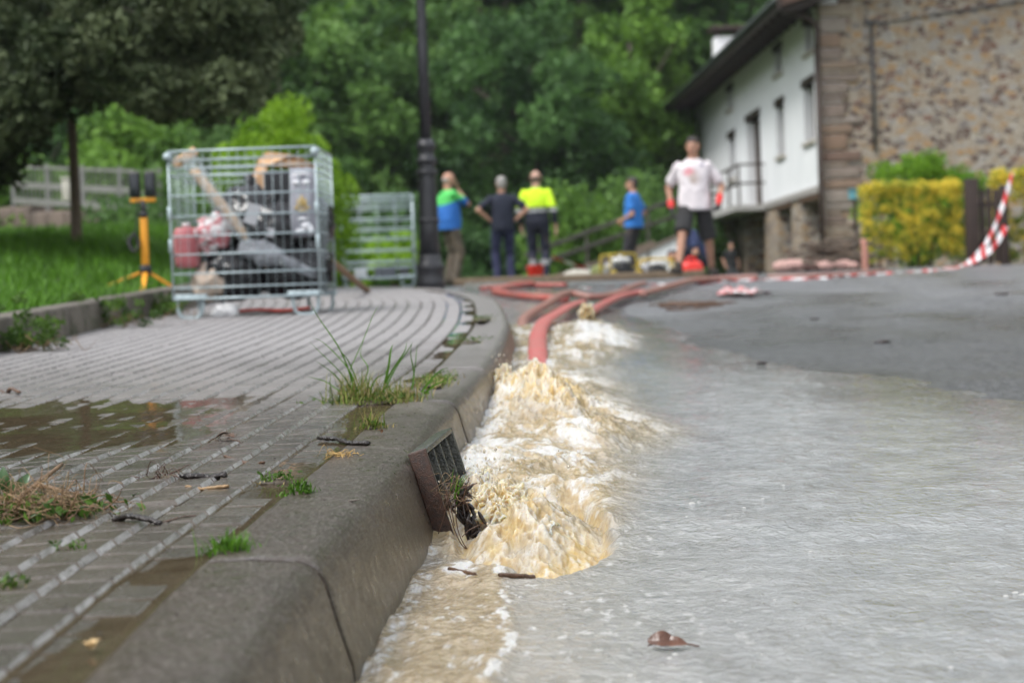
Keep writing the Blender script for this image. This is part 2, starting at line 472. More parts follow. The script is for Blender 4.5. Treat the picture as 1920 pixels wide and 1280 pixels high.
# the joints seen in the picture, as arc lengths along the kerb
def s_of_y(y): return float(np.interp(y, KC[:800, 1], np.arange(800) * 0.02))
JOINTS = [0.05, s_of_y(1.65), s_of_y(2.74), s_of_y(4.12), s_of_y(5.3), s_of_y(6.5)]
while JOINTS[-1] + 1.2 < KLEN - 0.1: JOINTS.append(JOINTS[-1] + 1.2)
V, F = [], []
rr = random.Random(3)
for a, b in zip(JOINTS[:-1], JOINTS[1:]):
    ss_ = np.concatenate([[a + 0.003, a + 0.007, a + 0.012], np.arange(a + 0.05, b - 0.03, 0.05), [b - 0.012, b - 0.007, b - 0.003]])
    dz, dn = rr.uniform(-.003, .003), rr.uniform(-.002, .002)
    base = len(V); m = len(kprof)
    for q, s in enumerate(ss_):
        e = {0: .0032, 1: .001, len(ss_) - 1: .0032, len(ss_) - 2: .001}.get(q, 0.0)
        for k, (n, z) in enumerate(kprof):
            nx_, nz_ = (0, -1) if k < 5 else (1, -0.5)
            p = kerb_at(s, np.array(n + dn + e * (0.6 if k > 5 else 0)))
            w = 0.0022 * perlin(s * 9, k * 0.7, 1.5)
            V.append((p[0], p[1], SL * p[1] + KH + z + dz - e * (1 if 1 < k < 10 else 0.2) + w))
    for q in range(len(ss_) - 1):
        for k in range(m - 1):
            i = base + q * m + k; F.append((i, i + 1, i + 1 + m, i + m))
    F.append(tuple(base + k for k in range(m))); F.append(tuple(base + (len(ss_) - 1) * m + k for k in range(m - 1, -1, -1)))
me = bpy.data.meshes.new("kerb"); me.from_pydata(V, [], F); me.update()
for p in me.polygons: p.use_smooth = len(p.vertices) == 4
kerb = tag(link_mesh("kerb", me, M_KERB), kind="structure")
# --- dark mud bed under the blocks and in the kerb joints
V, F = [], []
ssq = np.arange(0.05, KLEN - 0.1, 0.1)
prof = [(3.3, -0.013), (0.17, -0.013), (0.150, -0.008), (0.05, -0.009), (0.012, -0.02), (-0.008, -0.06), (-0.028, -0.15), (-.035, -.26)]
for s in ssq:
    for k, (n, z) in enumerate(prof):
        p = kerb_at(s, np.array(n), smooth=(n > 1)); V.append((p[0], p[1], SL * p[1] + KH + z))
m = len(prof)
F = [(q * m + k, q * m + k + 1, (q + 1) * m + k + 1, (q + 1) * m + k) for q in range(len(ssq) - 1) for k in range(m - 1)]
me = bpy.data.meshes.new("pavement_bed"); me.from_pydata(V, [], F); me.update()
tag(link_mesh("pavement_bed", me, M_MORTAR), kind="structure")
# --- paving blocks (surface pattern of one pavement)
ROW, LEN = 0.081, 0.104
V, F, T, EG = [], [], [], []
rr = random.Random(11)
def dip(s, n):            # the pavement sags a little at the kerb and in one flooded band
    y = SL and s - 1.0
    w = float(perlin(s * 1.3, n * 3.0, 2.2)); y = y + .35 * w
    return -0.0088 * math.exp(-((n - 0.19) / 0.06) ** 2) * (0.75 + 0.9 * float(perlin(s * 1.9, .3, 7.))) - 0.0082 * float(ss(4.1, 4.5, y) * (1 - ss(5.5, 6.1, y)) * ss(0.34, 0.62, n + .1 * w))
nrow = 40
for r_ in range(nrow):
    n0 = 0.172 + r_ * ROW
    off = rr.uniform(0, LEN)
    kmax = int(KLEN / LEN) - 3
    for k in range(2, kmax):
        s0 = off + k * LEN
        if s0 > KLEN - 0.25: continue
        far = s0 > 12.5
        g = 0.0032
        cz = [rr.gauss(0, .0005) for _ in range(4)]; z0 = rr.gauss(0, .0006)
        if rr.random() < .03: z0 -= .004
        tone = min(1, max(0, rr.gauss(.5, .36)))
        ring = []
        for lev, (gn, gs, z) in enumerate([(.0022, .0048, -.02), (.0022, .0048, -.0062), (.0092, .0088, 0.0)]):
            for q, (a, b) in enumerate([(n0 + gn, s0 + gs), (n0 + ROW - gn, s0 + gs), (n0 + ROW - gn, s0 + LEN - gs), (n0 + gn, s0 + LEN - gs)]):
                ring.append((a, b, z + z0 + dip(b, a) + cz[q] + (.0024 if lev == 2 and q in (0, 3) else 0)))
        base = len(V); ring = ring + [ring[4], ring[7], ring[8], ring[11]]; V.extend(ring); T.extend([tone] * 16)
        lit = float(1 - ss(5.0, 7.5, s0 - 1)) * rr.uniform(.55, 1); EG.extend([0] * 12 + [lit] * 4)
        for lev in (0, 1):
            for q in range(4):
                a = base + lev * 4 + q; b = base + lev * 4 + (q + 1) % 4
                F.append((b, a, a + 4, b + 4)) if not (lev == 1 and q == 3) else F.append((base + 12, base + 13, base + 15, base + 14))
        F.append((base + 11, base + 10, base + 9, base + 8))
V = np.array(V)
P = kerb_at(V[:, 1], V[:, 0], smooth=True)
P0 = kerb_at(V[:, 1], V[:, 0], smooth=False)
w = ss(0.2, 0.9, V[:, 0])[:, None]
P = P0 * (1 - w) + P * w
VV = np.stack([P[:, 0], P[:, 1], SL * P[:, 1] + KH + V[:, 2]], -1)
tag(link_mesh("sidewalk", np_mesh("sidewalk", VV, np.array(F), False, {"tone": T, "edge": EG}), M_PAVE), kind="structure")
# --- thin muddy water standing between the blocks
def m_puddle():
    t = NT("puddle_water"); c = t.coord()
    n = t.noise(c, 25, 3); col = t.mix(t.ramp(n, [(.3, 0), (.7, 1)]), (0.085, 0.064, 0.042), (0.125, 0.1, 0.068))
    gl = t.node("ShaderNodeBsdfTransparent"); gl.inputs[0].default_value = (0.62, 0.52, 0.34, 1)
    b = t.bsdf(col, 0.03, t.bump(t.noise(t.mapping(c, (1, .5, 1)), 38, 2), 0.05, 0.01), IOR=1.33)
    mx = t.node("ShaderNodeMixShader"); mx.inputs[0].default_value = 0.62
    t.t.links.new(gl.outputs[0], mx.inputs[1]); t.t.links.new(b, mx.inputs[2])
    return t.done(mx.outputs[0])
M_PUD = m_puddle()
sa = np.arange(1.3, 19.0, 0.03); na = np.concatenate([np.linspace(.148, .3, 20), np.linspace(.32, 2.9, 80)])
Sg, Ng = np.meshgrid(sa, na)
P = kerb_at(Sg.ravel(), Ng.ravel(), smooth=True); P0 = kerb_at(Sg.ravel(), Ng.ravel())
w = ss(0.2, 0.9, Ng.ravel())[:, None]; P = P0 * (1 - w) + P * w
lev = -0.0062 + 0.0018 * fbm(P[:, 0] * 2.2, P[:, 1] * 1.6, 4.4, 3) + 0.0028 * np.exp(-((Ng.ravel() - .2) / .06) ** 2)
lev = lev - 0.004 * ss(.0, -.05, .155 - Ng.ravel()) * 0 - 0.006 * (1 - ss(.148, .165, Ng.ravel())) 
pu = np.stack([P[:, 0], P[:, 1], SL * P[:, 1] + KH + lev], -1)
i = (np.arange(len(na) - 1)[:, None] * len(sa) + np.arange(len(sa) - 1)[None, :])
F = np.stack([i, i + len(sa), i + len(sa) + 1, i + 1], -1).reshape(-1, 4)[:, ::-1]
tag(link_mesh("puddle_water", np_mesh("puddle_water", pu, F, True), M_PUD), kind="structure")
# ================================================================== water in the gutter and over the road
def turb(X, Y):
    """0..1: how broken the flow is"""
    kx = kerb_x(Y)
    right = np.interp(Y, [0, 3.3, 3.7, 4.0, 4.5, 5.0, 5.7, 7.0, 8.5, 10, 12, 13.5], [-.03, -.05, .02, .14, .19, .22, .30, .28, .26, .5, .55, .3])
    edge = np.interp(Y, [0, 3.6, 5, 12], [.03, .05, .26, .3])
    ed = right + 0.10 * ss(3.6, 5, Y) * perlin(X * 2.4, Y * 1.1, 9.0) - X
    return ss(-edge, edge * 0.4, ed) * (1 - ss(11.5, 13.2, Y))
def bell(d2): return np.exp(-d2)
def water_fields(X, Y):
    kx = kerb_x(Y)
    T = turb(X, Y)
    up = ss(3.75, 4.1, Y)                       # upstream of the drain
    # smooth sheet with fine chop
    z = SL * np.minimum(Y, 24) + 0.005 + up * .012 + .006 * up * np.exp(-np.clip(X - kx, 0, None) / .35)
    ch = fbm(X * 9, Y * 5, .3, 3)
    z += 0.0022 * ch * (1 - T * .5)
    z += 0.0012 * perlin(X * 24 + 2.0 * perlin(X * 3, Y * 2), Y * 15, 5.5)
    # broken gutter flow
    wx = X + .05 * perlin(X * 5, Y * 3, 1.1); wy = Y + .12 * perlin(X * 4, Y * 2.2, 6.6)
    rg = ridged(wx * 5.2, wy * 2.6, 2.7, 5, .55)
    amp = (0.006 + 0.011 * ss(3.9, 4.9, Y)) * (1 + .5 * ss(6, 10, Y))
    z += T * amp * (rg - .2) + T * up * 0.02
    # boil at the drain grate
    dx, dy = X - 0.0, Y - 4.02
    m1 = bell((dx / .145) ** 2 + (dy / .33) ** 2)
    m1 = m1 + .6 * bell(((X + .09) / .07) ** 2 + ((Y - 4.35) / .2) ** 2)
    n1 = ridged(X * 11 + .5 * perlin(X * 7, Y * 5), Y * 6, z * 9, 4, .6)
    n1b = ridged(X * 26, Y * 15, 3.1, 3, .6)
    z += m1 * (0.022 + 0.020 * n1 + .006 * n1b)
    # hollow where the sheet pours in, open towards the grate
    r = np.sqrt(((X - .03) / .155) ** 2 + ((Y - 3.98) / .42) ** 2) + .10 * perlin(X * 14, Y * 5, 2.) + .05 * perlin(X * 40, Y * 16, 2.)
    ang = np.arctan2((Y - 3.98) / .42, (X - .03) / .155)
    lip = ss(1.12, .86, r)
    z -= 0.05 * lip * (1 - .75 * bell((dx / .12) ** 2 + (dy / .22) ** 2)) * ss(4.55, 4.3, Y)
    r2 = ((X - .125) / .045) ** 2 + ((Y - 4.28) / .13) ** 2
    z -= 0.05 * bell(r2)
    z -= .034 * bell(((X + .135) / .06) ** 2 + ((Y - 3.92) / .2) ** 2)
    # second boil higher up, and the churn under the hose mouths
    m2 = bell(((X - .06) / .13) ** 2 + ((Y - 6.55) / .55) ** 2) + .5 * bell(((X - .16) / .12) ** 2 + ((Y - 6.1) / .4) ** 2)
    n2 = ridged(X * 8 + .4 * perlin(X * 5, Y * 3), Y * 3.2, 7.7 + z * 6, 5, .62)
    z += m2 * (0.042 + 0.036 * n2 + .007 * ridged(X * 20, Y * 8, 4.4, 3, .6))
    m3 = bell(((X - .45) / .2) ** 2 + ((Y - 10.6) / 1.2) ** 2) + .3 * bell(((X - .0) / .09) ** 2 + ((Y - 7.9) / .5) ** 2)
    z += m3 * (0.010 + 0.016 * ridged(X * 6, Y * 2.2, 3.3, 4, .6))
    m4 = .3 * bell(((X - .2) / .13) ** 2 + ((Y - 5.5) / .28) ** 2) + .3 * bell(((X + .05) / .1) ** 2 + ((Y - 4.95) / .2) ** 2)
    z += m4 * (0.05 + .03 * n2)
    # downstream of the drain: a slim muddy run along the kerb with a foam line on its outer edge
    run = (1 - ss(3.5, 3.75, Y)); e = X + .035 + .03 * perlin(3.0, Y * 3.2, .7) + .012 * perlin(9.0, Y * 11, .7)
    z += run * (0.004 * bell((e / .02) ** 2) - 0.004 * ss(0.0, -.05, e)) + run * ss(.02, -.03, e) * .003 * ridged(X * 14, Y * 7, .1, 3)
    z += run * .007 * bell(((X + .12) / .035) ** 2 + ((Y - 3.62) / .1) ** 2) * 1.6
    # attributes
    fo = fbm(wx * 5 + 3.1, wy * 2.3, 8.8, 5, .62)
    fo2 = fbm(wx * 17 + 3.1, wy * 6.5, 1.8, 4, .65)
    foam = .85 * T * ss(.05, .95, .85 * fo + .45 * (rg - .55) + 1.0 * fo2) * ss(3.75, 4.3, Y)
    foam *= 1 - .75 * np.clip(m1 + 0.95 * m2, 0, 1) * ss(-.2, .3, .25 - fo * .6)
    foam = np.maximum(foam, .95 * ss(.2, .8, m3 * (1 + .7 * fo + .5 * fo2)))
    foam = np.maximum(foam, T * .9 * ss(.0, .5, fo + .5 * fo2 + .25) * bell(((X - kx - .1) / .13) ** 2 + ((Y - 5.3) / .55) ** 2))
    foam = np.maximum(foam, run * ss(.3, 1.1, bell((e / .014) ** 2) * (.8 + 1.3 * perlin(X * 40, Y * 14, 3.) + .9 * perlin(X * 90, Y * 40, 3.))) * .9)
    foam = np.maximum(foam, run * .75 * ss(.35, 1.2, bell(((X - kx - .06) / .014) ** 2) * (.8 + 1.2 * perlin(X * 50, Y * 22, 1.) + .7 * perlin(X * 100, Y * 40, 3.))))
    foam = np.maximum(foam, ss(.4, .9, bell(((X + .11) / .04) ** 2 + ((Y - 3.6) / .1) ** 2) * (1 + .6 * perlin(X * 40, Y * 20, 2.))))
    cr1 = ss(1.15, 2.1, n1b + .35 * n1) * np.clip(m1 * 1.3, 0, 1); cr2 = ss(1.15, 2.1, ridged(X * 20, Y * 8, 4.4, 3, .6) + .35 * n2) * np.clip(m2 * 1.3, 0, 1)
    foam = np.maximum(foam, .55 * np.maximum(cr1, cr2))
    spk = fbm(X * 21, Y * 11, 4.4, 3)
    near = np.exp(-np.clip(X - .02, 0, None) / .55)
    spk = fbm(X * 46, Y * 24, 4.4, 3); foam = np.maximum(foam, .6 * ss(.62, .9, spk + .2 * near + .25 * fo) * near)
    amber = np.clip(1.0 * m1 + 1.0 * m2 + .3 * T * up + .5 * m4 + .75 * ss(.15, .7, lip) * ss(4.6, 4.3, Y), 0, 1) * np.clip(.85 + .8 * fo, .2, 1)
    tan = np.clip(run * ss(.03, -.03, e) + T * up + .35 * np.exp(-np.clip(X, 0, None) / .25) * ss(5.5, 3.5, Y), 0, 1)
    # the sheet thins out to the wet asphalt at the right
    bx = np.interp(Y, [0, 4.5, 5.4, 6.4, 7.4, 8.2, 9.2, 11, 14, 18, 24], [3.5, 1.95, 1.72, 1.62, 1.42, 1.2, .95, .86, .72, .55, .5])
    wet = bx + .22 * perlin(X * .9, Y * .8, 1.9) + .1 * perlin(X * 4, Y * 2.4, 6.) + .05 * perlin(X * 11, Y * 6, 6.) - X
    z = z - 0.05 * ss(.1, -.35, wet) - .003 * ss(.5, 0, wet)
    return z, foam, amber, tan, ss(-.1, .75, wet), T
wy_ = np.concatenate([np.geomspace(1.2, 3.0, 130, endpoint=False), np.geomspace(3.0, 8.0, 560, endpoint=False), np.geomspace(8, 24, 150)])
un = np.concatenate([np.linspace(-0.02, .62, 300, endpoint=False), np.linspace(.62, 2.2, 150, endpoint=False), np.linspace(2.2, 4.4, 40)])
U, Y = np.meshgrid(un, wy_)
fan = 1 + 0.0 * Y
X = kerb_x(Y) + U * fan - 0.0
X = np.where(U < 0, kerb_x(Y) - 0.0 + U, X)
Zw, FO, AM, TN, WT, TT = water_fields(X, Y)
# where it laps the kerb the edge runs a little under the stone
X = X + 0.0
def m_water():
    t = NT("flood_water"); c = t.coord()
    fo, am, tn, wt = t.attr("foam"), t.attr("amber"), t.attr("tan"), t.attr("wet")
    n1 = t.noise(c, 6, 5, .6); n2 = t.noise(t.mapping(c, (1, .45, 1)), 45, 4, .65)
    sheet = t.mix(t.ramp(n1, [(.3, 0), (.7, 1)]), (0.24, 0.25, 0.256), (0.33, 0.338, 0.337))
    thin = t.mix(t.ramp(n2, [(.35, 0), (.65, 1)]), (0.085, 0.087, 0.088), (0.18, 0.18, 0.172))
    col = t.mix(t.math('MULTIPLY', wt, t.ramp(t.noise(t.mapping(c, (1, .6, 1)), 9, 5, .7), [(.3, .55), (.55, 1)])), thin, sheet)
    tanc = t.mix(t.ramp(n2, [(.3, 0), (.7, 1)]), (0.235, 0.18, 0.11), (0.37, 0.305, 0.21))
    col = t.mix(tn, col, tanc)
    ambc = t.mix(t.ramp(n2, [(.3, 0), (.7, 1)]), (0.37, 0.235, 0.07), (0.5, 0.385, 0.175))
    col = t.mix(am, col, ambc)
    fb = t.noise(c, 120, 3, .7); bub = t.voro(c, 210, 'F1')
    ff = t.math('MULTIPLY', fo, t.ramp(t.math('ADD', t.math('MULTIPLY', fb, .6), t.math('MULTIPLY', n2, .5)), [(.3, .35), (.55, 1.15)]), True)
    col = t.mix(ff, col, (0.54, 0.535, 0.515))
    rg = t.ramp(ff, [(0, 0.055), (1, 0.38)])
    # ripples: small wind-and-flow wavelets, longer across the view than along it
    r1 = t.noise(t.mapping(c, (1, .75, 1), (0, 0, R(12))), 34, 3, .6, .8)
    r2 = t.noise(t.mapping(c, (1, .6, 1), (0, 0, R(-8))), 80, 3, .6, .5)
    r3 = t.noise(t.mapping(c, (1, .8, 1), (0, 0, R(5))), 13, 3, .55, .8)
    h = t.math('ADD', t.math('ADD', t.math('MULTIPLY', r1, .55), t.math('MULTIPLY', r2, .22)), t.math('MULTIPLY', r3, .6))
    h = t.math('ADD', h, t.math('MULTIPLY', t.math('MULTIPLY', t.ramp(bub, [(0, 1), (.5, 0)]), ff), .25))
    h = t.math('MULTIPLY', h, t.math('SUBTRACT', 1.0, t.math('MULTIPLY', am, .6)))
    b = t.bump(h, 0.85, 0.014)
    p = t.bsdf(col, rg, b, IOR=1.33, Subsurface_Weight=t.math('MAXIMUM', t.math('MULTIPLY', am, .85), t.math('MULTIPLY', tn, .4)), Subsurface_Radius=(0.06, 0.042, 0.02), Subsurface_Scale=0.8)
    return t.done(p)
M_WATER = m_water()
nx, ny = len(un), len(wy_)
tag(link_mesh("water", np_mesh("water", np.stack([X, Y, Zw], -1).reshape(-1, 3), grid_faces(nx, ny), True,
    {"foam": FO.ravel(), "amber": AM.ravel(), "tan": TN.ravel(), "wet": WT.ravel()}), M_WATER), kind="structure")
# --- thrown water: lobes, sheets and drops fused into one broken skin
def m_splash():
    t = NT("thrown_water"); c = t.coord()
    n = t.noise(c, 26, 4, .6); n2 = t.noise(c, 140, 4, .65); fo = t.attr("foam")
    col = t.mix(t.ramp(n, [(.3, 0), (.7, 1)]), (0.40, 0.255, 0.075), (0.52, 0.40, 0.19))
    ff = t.math('MULTIPLY', fo, t.ramp(n2, [(.3, .55), (.6, 1.1)]), True)
    col = t.mix(ff, col, (0.6, 0.57, 0.48))
    b = t.bump(n2, .3, .005)
    p = t.bsdf(col, t.ramp(ff, [(0, .05), (1, .22)]), b, IOR=1.33, Transmission_Weight=t.math('SUBTRACT', .32, t.math('MULTIPLY', ff, .25)),
               Subsurface_Weight=.85, Subsurface_Radius=(.06, .042, .02), Subsurface_Scale=.7)
    return t.done(p)
M_SPL = m_splash()
def m_drop():
    t = NT('clear_drop'); return t.done(t.bsdf((.86, .8, .68), .03, IOR=1.33, Transmission_Weight=.75))
M_DROP = m_drop()
def dome(rs, c, r, nth, nph, Vs, Fs, As, base, spike=1.0):
    """one heaving lump of water: folds, filaments and torn tips over an egg shape"""
    th = np.linspace(0, math.pi * .62, nth); ph = np.linspace(0, 2 * math.pi, nph, endpoint=False)
    TH, PH = np.meshgrid(th, ph, indexing='ij'); d = np.stack([np.sin(TH) * np.cos(PH), np.sin(TH) * np.sin(PH), np.cos(TH)], -1)
    o = rs.uniform(0, 60, 3); x, y, z = d[..., 0], d[..., 1], d[..., 2]
    wx, wy, wz = x + .45 * fbm(x * 1.6 + o[0], y * 1.6, z * 1.3, 3), y + .45 * fbm(x * 1.6, y * 1.6 + o[1], z * 1.3, 3), z + .4 * fbm(x * 1.6, y * 1.6, z * 1.3 + o[2], 3)
    big = fbm(wx * 1.5 + o[1], wy * 1.5 + o[2], wz * 1.1, 3)
    fold = ridged(wx * 2.5 + o[2], wy * 2.5 + o[0], wz * 1.3, 4, .5)
    fil = ridged(wx * 6.5 + o[0], wy * 6.5 + o[1], wz * 2.4, 3, .6)
    sp = np.clip(perlin(wx * 3.6 + o[1], wy * 3.6 + o[2], wz * 3.6) - .38, 0, 1) ** 1.2
    rr_ = 1 + .34 * big + .085 * fold + .008 * fil + .12 * spike * sp * np.clip(z * 1.2, 0, 1)
    P = np.asarray(c) + d * rr_[..., None] * np.asarray(r)
    f = .85 * ss(.55, 1.45, .5 * fold + .4 * fil + .6 * big + 1.2 * sp)
    i = (np.arange(nth - 1)[:, None] * nph + np.arange(nph)[None, :]); j = (np.arange(nth - 1)[:, None] * nph + (np.arange(nph)[None, :] + 1) % nph)
    Fs.append(np.stack([i, i + nph, j + nph, j], -1).reshape(-1, 4) + base); Vs.append(P.reshape(-1, 3)); As.append(f.ravel())
    return base + nth * nph
def splash(domes, seed, label, spray):
    rs = np.random.RandomState(seed); Vs, Fs, As, base = [], [], [], 0
    for (cx, cy, rx, ry, rz, sink) in domes:
        zb = SL * cy + .012
        base = dome(rs, (cx, cy, zb - sink), (rx, ry, rz), 110, 200, Vs, Fs, As, base)
    tips = np.concatenate(Vs); tf = tips[tips[:, 2] - SL * tips[:, 1] > spray[1]]
    mb = MB()
    for _ in range(spray[0]):
        p = tf[rs.randint(len(tf))]; v = rs.normal(size=3) * [.02, .03, .012] + [0, 0, abs(rs.normal()) * spray[2]]
        r = rs.uniform(.0012, .0036); mb.ball(p + v, (r * rs.uniform(.7, 1.3), r * rs.uniform(.7, 1.3), r * rs.uniform(.8, 1.9)), 7, 5)
    dv = np.array(mb.v)
    me = np_mesh("water_splash", tips, np.concatenate(Fs), True, {"foam": np.concatenate(As)})
    o = tag(link_mesh("water_splash", me, M_SPL), label, "splash", kind="stuff")
    mb.build("spray", M_DROP, o)
splash([(-.04, 4.16, .07, .17, .08, .01), (.03, 4.04, .06, .15, .055, .02), (-.085, 4.45, .05, .16, .07, .01)], 5,
       "amber spray boiling up beside the leaning drain grate", (90, .06, .02))
splash([(.03, 6.5, .08, .32, .105, .01), (-.03, 6.85, .05, .3, .12, .0), (.11, 6.3, .07, .3, .06, .02), (.08, 7.0, .08, .35, .07, .01), (.17, 6.6, .06, .3, .05, .015)], 9,
       "amber splash leaping along the kerb below the hose mouths", (110, .1, .03))
splash([(.50, 13.2, .05, .3, .10, .0), (.5, 12.4, .08, .5, .04, .01)], 12, "pale spout gushing from the hose mouth on the road", (30, .05, .03))
# loose drops in the air
rr = random.Random(21); mb = MB()
for _ in range(40):
    k = rr.random()
    if k < .55: x, y, zt = rr.gauss(-.01, .09), rr.gauss(4.0, .22), .16
    else: x, y, zt = rr.gauss(.05, .13), rr.gauss(6.5, .5), .22
    r = rr.uniform(.0012, .0034)
    mb.ball((x, y, SL * y + .03 + zt * rr.random() ** .8), (r, r, r * 1.3), 6, 5)
tag(mb.build("water_drops", M_DROP), "loose drops flung above the churning gutter water", "drops", kind="stuff")
# foam bubbles riding on the sheet
def m_bub():
    t = NT("bubble_foam"); return t.done(t.bsdf((.75, .74, .7), .08, IOR=1.33, Transmission_Weight=.55))
rr = random.Random(31); mb = MB(); bl = []
for _ in range(34):
    y = 2.2 + 2.6 * rr.random(); x = kerb_x(y) + .12 + abs(rr.gauss(0, .45))
    for k in range(rr.choice((1, 1, 1, 2, 3))):
        bl.append((x + rr.gauss(0, .008), y + rr.gauss(0, .012), rr.uniform(.0016, .0048) * (1 if rr.random() < .93 else 1.6)))
bl = np.array(bl); bz = water_fields(bl[:, 0], bl[:, 1])[0]
for (x, y, r), z in zip(bl, bz): mb.ball((x, y, z - r * .15), (r * 1.3, r * 1.3, r * .6), 10, 6)
tag(mb.build("foam_bubbles", m_bub()), "small foam bubbles drifting on the flooded road", "bubbles", kind="stuff")
# ================================================================== foliage
def m_leaf(name, dark, light, trans=0.35, rough=0.5, extra=None):
    t = NT(name); a = t.attr("tone")
    stops = [(0.0, dark), (1.0, light)] if not extra else [(0.0, dark), (0.45, light), (0.62, extra), (1.0, extra)]
    col = t.ramp(a, stops)
    p = t.bsdf(col, rough, None, Specular_IOR_Level=.22)
    tr = t.node("ShaderNodeBsdfTranslucent"); t.set(tr.inputs[0], col)
    mx = t.node("ShaderNodeMixShader"); mx.inputs[0].default_value = trans
    t.t.links.new(p, mx.inputs[1]); t.t.links.new(tr.outputs[0], mx.inputs[2])
    return t.done(mx.outputs[0])
M_BARK = mat("bark", (.075, .06, .045), .85, .3, 12, .5, 30)
def leaf_cloud(rs, centres, radii, per, size, tone=(.5, .25), squash=1.0, droop=0.0, fill=.5):
    """many folded leaf faces scattered through clumps; returns verts, faces, tone"""
    Vs, Ts = [], []
    for c, r in zip(centres, radii):
        n = int(per * (r / np.mean(radii)) ** 2)
        d = rs.normal(size=(n, 3)); d /= np.linalg.norm(d, axis=1)[:, None]
        q = r * rs.random(n) ** fill
        p = c + d * q[:, None] * np.array([1, 1, squash])
        p[:, 2] -= droop * (q / r) ** 2 * r
        u = rs.normal(size=(n, 3)) + d * .3; u /= np.linalg.norm(u, axis=1)[:, None]
        w = np.cross(u, rs.normal(size=(n, 3))); w /= np.linalg.norm(w, axis=1)[:, None]
        s = size * rs.uniform(.6, 1.35, n)[:, None]
        nn = np.cross(u, w)
        a = p - u * s; b = p + w * s * .52 + nn * s * .12; e = p + u * s; f = p - w * s * .52 + nn * s * .12
        Vs.append(np.stack([a, b, e, f], 1).reshape(-1, 3))
        tn = np.clip(tone[0] + rs.normal() * tone[1] * .8 + rs.normal(size=n) * tone[1] * .6, 0, 1)
        Ts.append(np.repeat(tn, 4))
    V = np.concatenate(Vs); T = np.concatenate(Ts)
    return V, np.arange(len(V)).reshape(-1, 4), T
def crown_clumps(rs, h0, h1, rad, n, cr, shape=1.0):
    """clump centres through an uneven ovoid volume"""
    out, rr_ = [], []
    lob = rs.normal(size=(5, 3)); lob /= np.linalg.norm(lob, axis=1)[:, None]
    while len(out) < n:
        d = rs.normal(size=3); d /= np.linalg.norm(d)
        q = rs.random() ** .4
        k = 1 + .28 * np.max(lob @ d) - .16
        z = (d[2] * q * k + 1) / 2
        p = np.array([d[0] * q * rad * k, d[1] * q * rad * k, h0 + (h1 - h0) * z])
        taper = 1 - .35 * max(0, z - .5) * shape
        p[:2] *= taper
        out.append(p); rr_.append(cr * rs.uniform(.6, 1.3))
    return np.array(out), np.array(rr_)
def trunk_mesh(rs, mb, h, r, tips, top=.8):
    P = [(0, 0, -.3)]; x = y = 0
    for k in range(1, 7):
        x += rs.normal() * .03 * h / 6; y += rs.normal() * .03 * h / 6
        P.append((x, y, h * top * k / 6))
    P = smooth_path(P, 18)
    mb.tube(P, np.linspace(r * 1.25, r * .3, len(P)), 8)
    for tp in tips:
        k = int(np.clip((tp[2] * .75 / (h * top)) * len(P), 4, len(P) - 2))
        a = P[k]; m = (a + tp) / 2 + rs.normal(size=3) * .1 + np.array([0, 0, -.15])
        Q = smooth_path([a, m, tp], 6); mb.tube(Q, np.linspace(r * .42, r * .1, len(Q)), 5)
LEAF = {
    'mid': m_leaf("leaf_mid", (0.056, 0.125, 0.033), (0.150, 0.275, 0.060)),
    'fresh': m_leaf("leaf_fresh", (0.075, 0.163, 0.027), (0.188, 0.344, 0.050)),
    'dark': m_leaf("leaf_dark", (0.037, 0.088, 0.027), (0.100, 0.206, 0.053)),
    'olive': m_leaf("leaf_olive", (.034, .052, .02), (.135, .165, .078), .25, .6),
    'lime': m_leaf("leaf_lime", (.11, .24, .015), (.32, .52, .04), .4),
    'gold': m_leaf("leaf_variegated", (.07, .15, .015), (.3, .36, .04), .35, .45, (.8, .64, .08)),
    'weed': m_leaf("leaf_weed", (.03, .07, .01), (.12, .22, .03), .3),
}
def make_tree(name, label, cat, kind, loc, h, h0, rad, nclump, cr, per, leaf, seed, trunk_r=.16, group=None, shape=1.0, tone=(.5, .28), squash=.8, rz=0):
    rs = np.random.RandomState(seed)
    t = thing(name, label, cat, loc, rz, group)
    C, rad_ = crown_clumps(rs, h0, h, rad, nclump, cr, shape)
    V, F, T = leaf_cloud(rs, C, rad_, per, leaf, tone, squash)
    link_mesh("crown", np_mesh("crown", V, F, False, {"tone": T}), LEAF[kind], t)
    mb = MB(); tips = C[rs.choice(len(C), min(len(C), 14), False)]
    trunk_mesh(rs, mb, h, trunk_r, tips)
    mb.build("trunk", M_BARK, t)
    return t
def gz(x, y): return float(ground_z(x, y)) - .03
def tree_px(px, Y, **k):
    p = at(px, 560, Y); return (p[0], Y, gz(p[0], Y))
GW = "trees at the foot of the wooded hillside"
